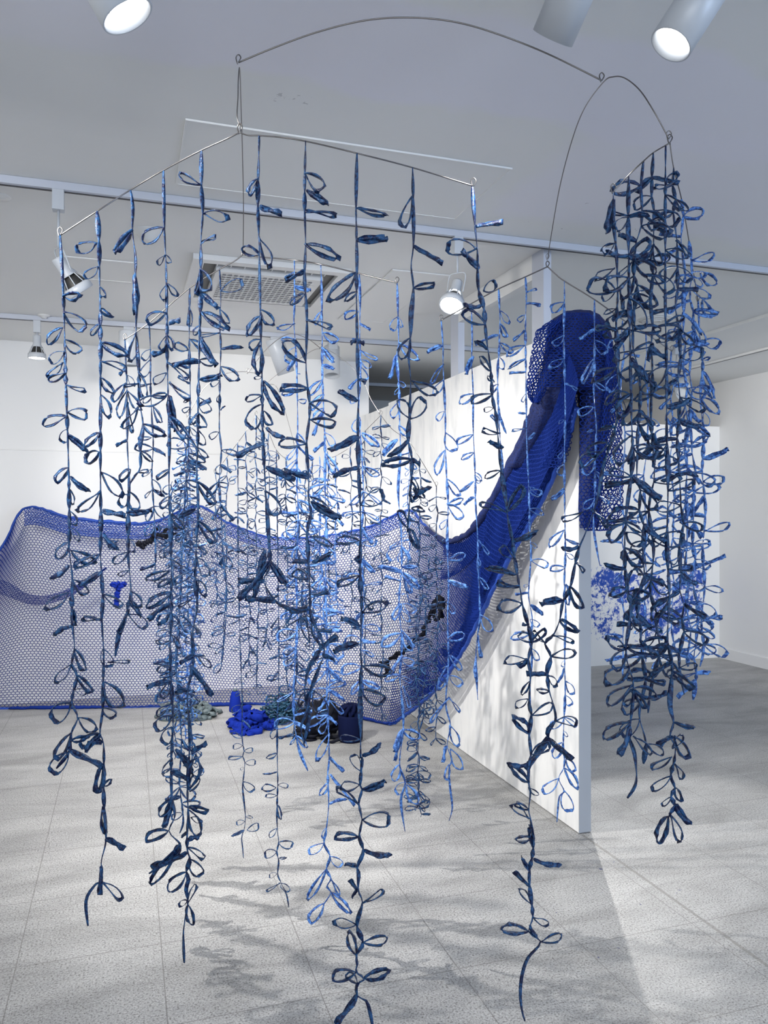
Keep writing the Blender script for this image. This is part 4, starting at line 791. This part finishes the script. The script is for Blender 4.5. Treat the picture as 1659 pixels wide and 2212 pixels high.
# gathered folds climbing to the partition top
for k, (dx, dy, r0, r1) in enumerate([(0, 0, .012, .05), (14, 10, .010, .045), (26, 26, .008, .045), (38, 48, .006, .04)]):
    path = [(920+dx,1140+dy,5.3),(960+dx,1168+dy,4.95),(1005+dx,1156+dy,4.6),(1045+dx,1112+dy,4.3),(1090+dx,1035+dy,4.05),(1130+dx,955+dy,3.88),(1165+dx,880+dy*.9,3.75),(1188+dx,810+dy*.6,3.66),(1205+dx,750,3.6)]
    P = catmull([at(*q) for q in path], 8)
    hem(P, lambda f_, r0=r0, r1=r1: r0+(r1-r0)*f_**1.3, 'gathered_fold', M['cloth'], seed=10+k, k=10)
# hood: a thick bundle over the partition's end
def sleeve(rows, name, m, depth=3.62, b=.10, seed=0, k=28, close=True):
    """rows: (py, xl, xr[, d, b]) -> closed bag of elliptical rings"""
    r = random.Random(seed); mb = MB(); n0 = 0; N = len(rows)
    for ri, row in enumerate(rows):
        py, xl, xr = row[:3]; d = row[3] if len(row) > 3 else depth; bb = row[4] if len(row) > 4 else b
        cx = (xl+xr)/2; c = at(cx, py, d); a = (xr-xl)/2*d/FPX
        for j in range(k):
            th = 2*PI*j/k; wv = 1+.07*math.sin(7*th+ri*.35+seed)+.04*math.sin(13*th+seed)
            q = c+RT*(a*math.cos(th)*wv)-FW*(bb*math.sin(th)*wv); mb.v.append(tuple(q))
    for i in range(N-1):
        for j in range(k): mb.f.append((i*k+j, (i+1)*k+j, (i+1)*k+(j+1) % k, i*k+(j+1) % k))
    if close: mb.f.append(tuple(range(k))); mb.f.append(tuple((N-1)*k+j for j in range(k))[::-1])
    return mb.build(name, m, net)
def dense_rows(R, n=6):
    out = []
    for a, b in zip(R, R[1:]):
        for i in range(n):
            f_ = i/n; out.append(tuple(a[j]+(b[j]-a[j])*f_ for j in range(len(a))))
    out.append(R[-1]); return out
sleeve(dense_rows([(672,1232,1262,3.66,.02),(676,1215,1280,3.66,.06),(686,1200,1296,3.66,.09),(705,1188,1308,3.66,.11),(740,1180,1318,3.64,.12),(780,1178,1324,3.63,.12),(815,1180,1328,3.62,.12),(838,1184,1328,3.62,.11),(848,1200,1322,3.62,.09)], 3), 'hood', M['cloth'], seed=1)
sleeve(dense_rows([(820,1252,1326,3.60,.10),(880,1254,1318,3.60,.08),(960,1254,1306,3.58,.07),(1040,1252,1298,3.58,.06),(1100,1252,1296,3.58,.05),(1138,1257,1292,3.58,.03)], 5), 'hanging_end', M['cloth'], seed=2)
sleeve(dense_rows([(800,1176,1246,3.60,.08),(850,1166,1232,3.62,.07),(900,1150,1205,3.68,.06),(950,1128,1180,3.78,.05),(1010,1098,1150,3.92,.04)], 5), 'side_fold', M['cloth'], seed=3)
def grid_fn(rows, d, bulge):
    R = np.array([q[:3] for q in rows], float)
    def fn(U, V):
        py = R[0, 0]+(R[-1, 0]-R[0, 0])*V; xl = np.interp(py, R[:, 0], R[:, 1]); xr = np.interp(py, R[:, 0], R[:, 2]); px = xl+(xr-xl)*U
        dd = d-bulge*np.sin(PI*U)+.02*np.sin(9*U+5*V)
        return np.array(CAM)+FWn*dd[:, None]+RTn*(dd*(px-CX)/FPX)[:, None]+np.array([0, 0, 1.])*(dd*(CY-py)/FPX)[:, None]
    return fn
lattice(grid_fn([(676,1222,1272),(690,1200,1292),(715,1190,1306),(760,1180,1318),(835,1176,1326)], 3.53, .05), 24, 30, .0024, 'netting_layer', M['net'], net, .22, 31)
lattice(grid_fn([(835,1252,1326),(880,1253,1320),(960,1253,1308),(1100,1250,1297),(1140,1253,1292)], 3.50, .03), 10, 44, .0024, 'netting_layer', M['net'], net, .22, 32)
lace_l = [(692,1190,1225),(715,1158,1220),(760,1148,1215),(800,1142,1200),(835,1137,1186),(858,1141,1172),(870,1150,1162)]
lace_r = [(700,1296,1306),(780,1300,1332),(850,1290,1340),(950,1285,1344),(1050,1275,1347),(1110,1258,1344),(1146,1262,1322)]
lattice(grid_fn(lace_l, 3.56, .05), 16, 24, .0030, 'lace', M['net'], net, .32, 11)
lattice(grid_fn(lace_l, 3.64, .02), 18, 30, .0026, 'lace', M['net'], net, .35, 12)
lattice(grid_fn(lace_r, 3.54, .05), 18, 56, .0030, 'lace', M['net'], net, .32, 13)
lattice(grid_fn(lace_r, 3.66, .0), 14, 46, .0026, 'lace', M['net'], net, .35, 14)
lattice(grid_fn([(820,1222,1250),(870,1210,1248),(920,1200,1240),(970,1180,1232),(1010,1165,1218)], 3.6, .04), 12, 30, .0022, 'lace', M['net'], net, .3, 15)

# ------------------------------------------------------------------ things on the floor and wall
def pile(name, label, cat, cx, cyf, w_, h_, m, n, rw, seed, rl=.16, th=.0012, dep=.15):
    """heap of ribbon curls lying on the floor under picture point (cx, cyf)"""
    r = random.Random(seed); d0 = CAMH*FPX/(cyf-CY); c = at(cx, cyf, d0); c.z = 0
    o = empty(name, c, label, cat); mb = MB(); W_ = w_*d0/FPX/2; H_ = h_*d0/FPX
    for i in range(n):
        a = r.uniform(0, 2*PI); q = math.sqrt(r.random()); bx = W_*.85*q*math.cos(a); by = dep*q*math.sin(a)
        hz = H_*(1-q*q)*r.uniform(.15, 1)+rw*.3; pts = []; x, y, z = bx, by, hz; an = r.uniform(0, 6.28); k = r.choice((-1, 1))*r.uniform(.4, 1.1)
        for j in range(9):
            pts.append(c+RT*x+FW*y+UP*max(rw*.32, z)); an += k*r.uniform(.5, 1.3); x += rl/8*math.cos(an); y += rl/8*.7*math.sin(an); z += r.uniform(-.02, .015)
            x = max(-W_, min(W_, x))
        C = catmull(pts, 3); t0 = r.uniform(0, 3)
        mb.strip(C, [rw*r.uniform(.85, 1.1)]*len(C), [UP*math.cos(t0+.12*q_)+RT*math.sin(t0+.12*q_) for q_ in range(len(C))], th)
    mb.v = [(x, y, max(.001, z)) for x, y, z in mb.v]
    mb.build('curls', m, o)
    return o, c, W_, H_
pile('tape_heap', 'grey-green coiled rubber tape heaped on the floor behind the pale column', 'tape heap', 405, 1548, 135, 30, M['grey_tape'], 46, .034, 1, .26, .002)
pile('cloth_heap', 'royal blue crumpled cloth strips heaped on the floor beside the blue cone', 'cloth heap', 543, 1571, 100, 34, M['blue_cloth'], 70, .045, 2, .2, .003)
pile('ribbon_heap', 'dark teal tangle of thin ribbon on the floor between blue cloth and black bag', 'ribbon heap', 606, 1552, 78, 46, M['teal'], 170, .014, 3, .22)
o, c, W_, H_ = pile('bag', 'black bag with loose straps slumped on the floor in the centre', 'bag', 690, 1588, 104, 80, M['blackcloth'], 30, .022, 4, .3, .002)
def blob(name, c, rx, ry, rz, m, parent, seed=0, k=20, n=12, amp=.1):
    mb = MB()
    for i in range(n+1):
        ph = -PI/2+PI*i/n
        for j in range(k):
            th = 2*PI*j/k; q = 1+amp*math.sin(3*th+seed+2*ph)+amp*.6*math.sin(7*th-2*ph+seed)
            mb.v.append(tuple(c+RT*(rx*q*math.cos(ph)**.8*math.cos(th) if 0 < i < n else 0)+FW*(ry*q*math.cos(ph)**.8*math.sin(th) if 0 < i < n else 0)+UP*(rz*(1+math.sin(ph)))))
    for i in range(n):
        for j in range(k): mb.f.append((i*k+j, i*k+(j+1) % k, (i+1)*k+(j+1) % k, (i+1)*k+j))
    return mb.build(name, m, parent)
blob('body', c+RT*.01, W_*.9, .13, H_*.46, M['blackcloth'], o, 2, amp=.12)
sm = MB()
for q_ in (-1, 1): sm.tube(catmull([c+RT*(q_*.07)+UP*.14-FW*.1, c+RT*(q_*.11)+UP*.24-FW*.12, c+RT*(q_*.03)+UP*.27-FW*.1, c+RT*(q_*-.02)+UP*.15-FW*.12], 6), .008, 6)
sm.build('strap', M['blackcloth'], o)
d0 = CAMH*FPX/(1600-CY); c = at(757, 1600, d0); c.z = 0
o = empty('basket', c, 'navy round soft basket standing beside the black bag, holding cloth', 'basket')
R = Matrix.Translation(c); MB().lathe([(0, .002), (.072, .002), (.08, .012), (.083, .16), (.08, .175), (.076, .165), (.074, .02), (0, .018)], 30, R).build('body', M['navy'], o)
mb = MB()
for k in range(9):
    a = k*.7; mb.tube(catmull([c+Vector((.05*math.cos(a), .05*math.sin(a), .15)), c+Vector((.065*math.cos(a+.6), .06*math.sin(a+.6), .21)), c+Vector((.03*math.cos(a+1.4), .03*math.sin(a+1.4), .23)), c+Vector((.06*math.cos(a+2.4), .06*math.sin(a+2.4), .16))], 5), .012, 6)
mb.build('cloth_filling', M['navy'], o)
d0 = CAMH*FPX/(1536-CY); c = at(508, 1536, d0); c.z = 0; R = Matrix.Translation(c)
o = empty('yarn_cone', c, 'upright blue tapered yarn cone standing on the floor left of the blue cloth', 'yarn cone')
MB().lathe([(0, 0), (.044, 0), (.046, .01), (.041, .08), (.030, .14), (.024, .15), (0, .15)], 26, R).build('yarn', M['blue_cloth'], o)
MB().lathe([(.0, .151), (.017, .151), (.016, .168), (.012, .168), (0, .16)], 20, R).build('core', M['grey_tape'], o)

def rag(name, label, cat, pts, d, wpx, m, seed, extra=()):
    fd = d if callable(d) else (lambda x: d0_); d0_ = d; P = catmull([at(x, y, fd(x)) for x, y in pts], 6); d = fd(pts[0][0]); r = random.Random(seed); o = empty(name, P[0], label, cat)
    t0 = r.uniform(0, 3)
    MB().strip(P, [wpx*d/FPX*(.55+.7*abs(math.sin(i*.9+seed))) for i in range(len(P))], [RT*math.cos(t0+.35*i)+UP*math.sin(t0+.35*i) for i in range(len(P))], .003).build('strip', m, o)
    for e in extra:
        Q = catmull([at(x, y, fd(x)-.02) for x, y in e], 6)
        MB().strip(Q, [wpx*.7*d/FPX*(.6+.5*math.sin(i*1.1)**2) for i in range(len(Q))], [RT*math.cos(.3*i)+UP*math.sin(.3*i) for i in range(len(Q))], .003).build('loose_end', m, o)
    return o
rag('black_ribbon', 'twisted black cloth ribbon tied diagonally onto the right part of the net', 'ribbon',
    [(952,1335),(955,1300),(945,1292),(932,1325),(926,1340),(918,1352),(914,1372),(900,1380),(888,1392),(878,1404),(865,1412),(856,1418),(842,1425),(836,1440),(838,1452),(830,1462)], lambda x: 4.80+(955-x)*.0046, 12, M['blackcloth'], 1,
    [[(945,1300),(938,1330),(942,1340),(950,1330),(948,1305)], [(838,1430),(826,1432),(820,1430)], [(838,1448),(846,1454),(850,1450)], [(868,1412),(858,1410),(855,1414)]])
rag('black_ribbon', 'knotted black cloth ribbon on the upper left of the net, left of the pale column', 'ribbon',
    [(296,1170),(305,1178),(316,1172),(326,1168),(335,1160),(348,1156),(362,1158),(375,1150),(388,1152),(394,1160)], 5.85, 12, M['blackcloth'], 2,
    [[(305,1178),(312,1186)], [(330,1160),(334,1145),(342,1142)], [(360,1156),(356,1146),(372,1140),(384,1142)]])
rag('blue_bow', 'small deep blue knotted bow with short tail on the net\'s left part', 'bow',
    [(246,1268),(253,1262),(258,1262),(256,1272),(253,1284),(252,1298),(250,1312)], 5.8, 11, M['blue_cloth'], 3,
    [[(254,1264),(244,1260),(241,1264),(252,1268)], [(258,1264),(268,1259),(270,1264),(259,1268)]])
rag('ribbon_curl', 'thin dark curled ribbon knot on the net above the deep blue bow', 'ribbon',
    [(222,1160),(232,1168),(245,1175),(238,1186),(234,1176),(244,1168),(252,1178),(244,1188),(250,1172),(256,1168)], 5.8, 3, M['ribbon'], 4)
print('objects', len(bpy.data.objects))
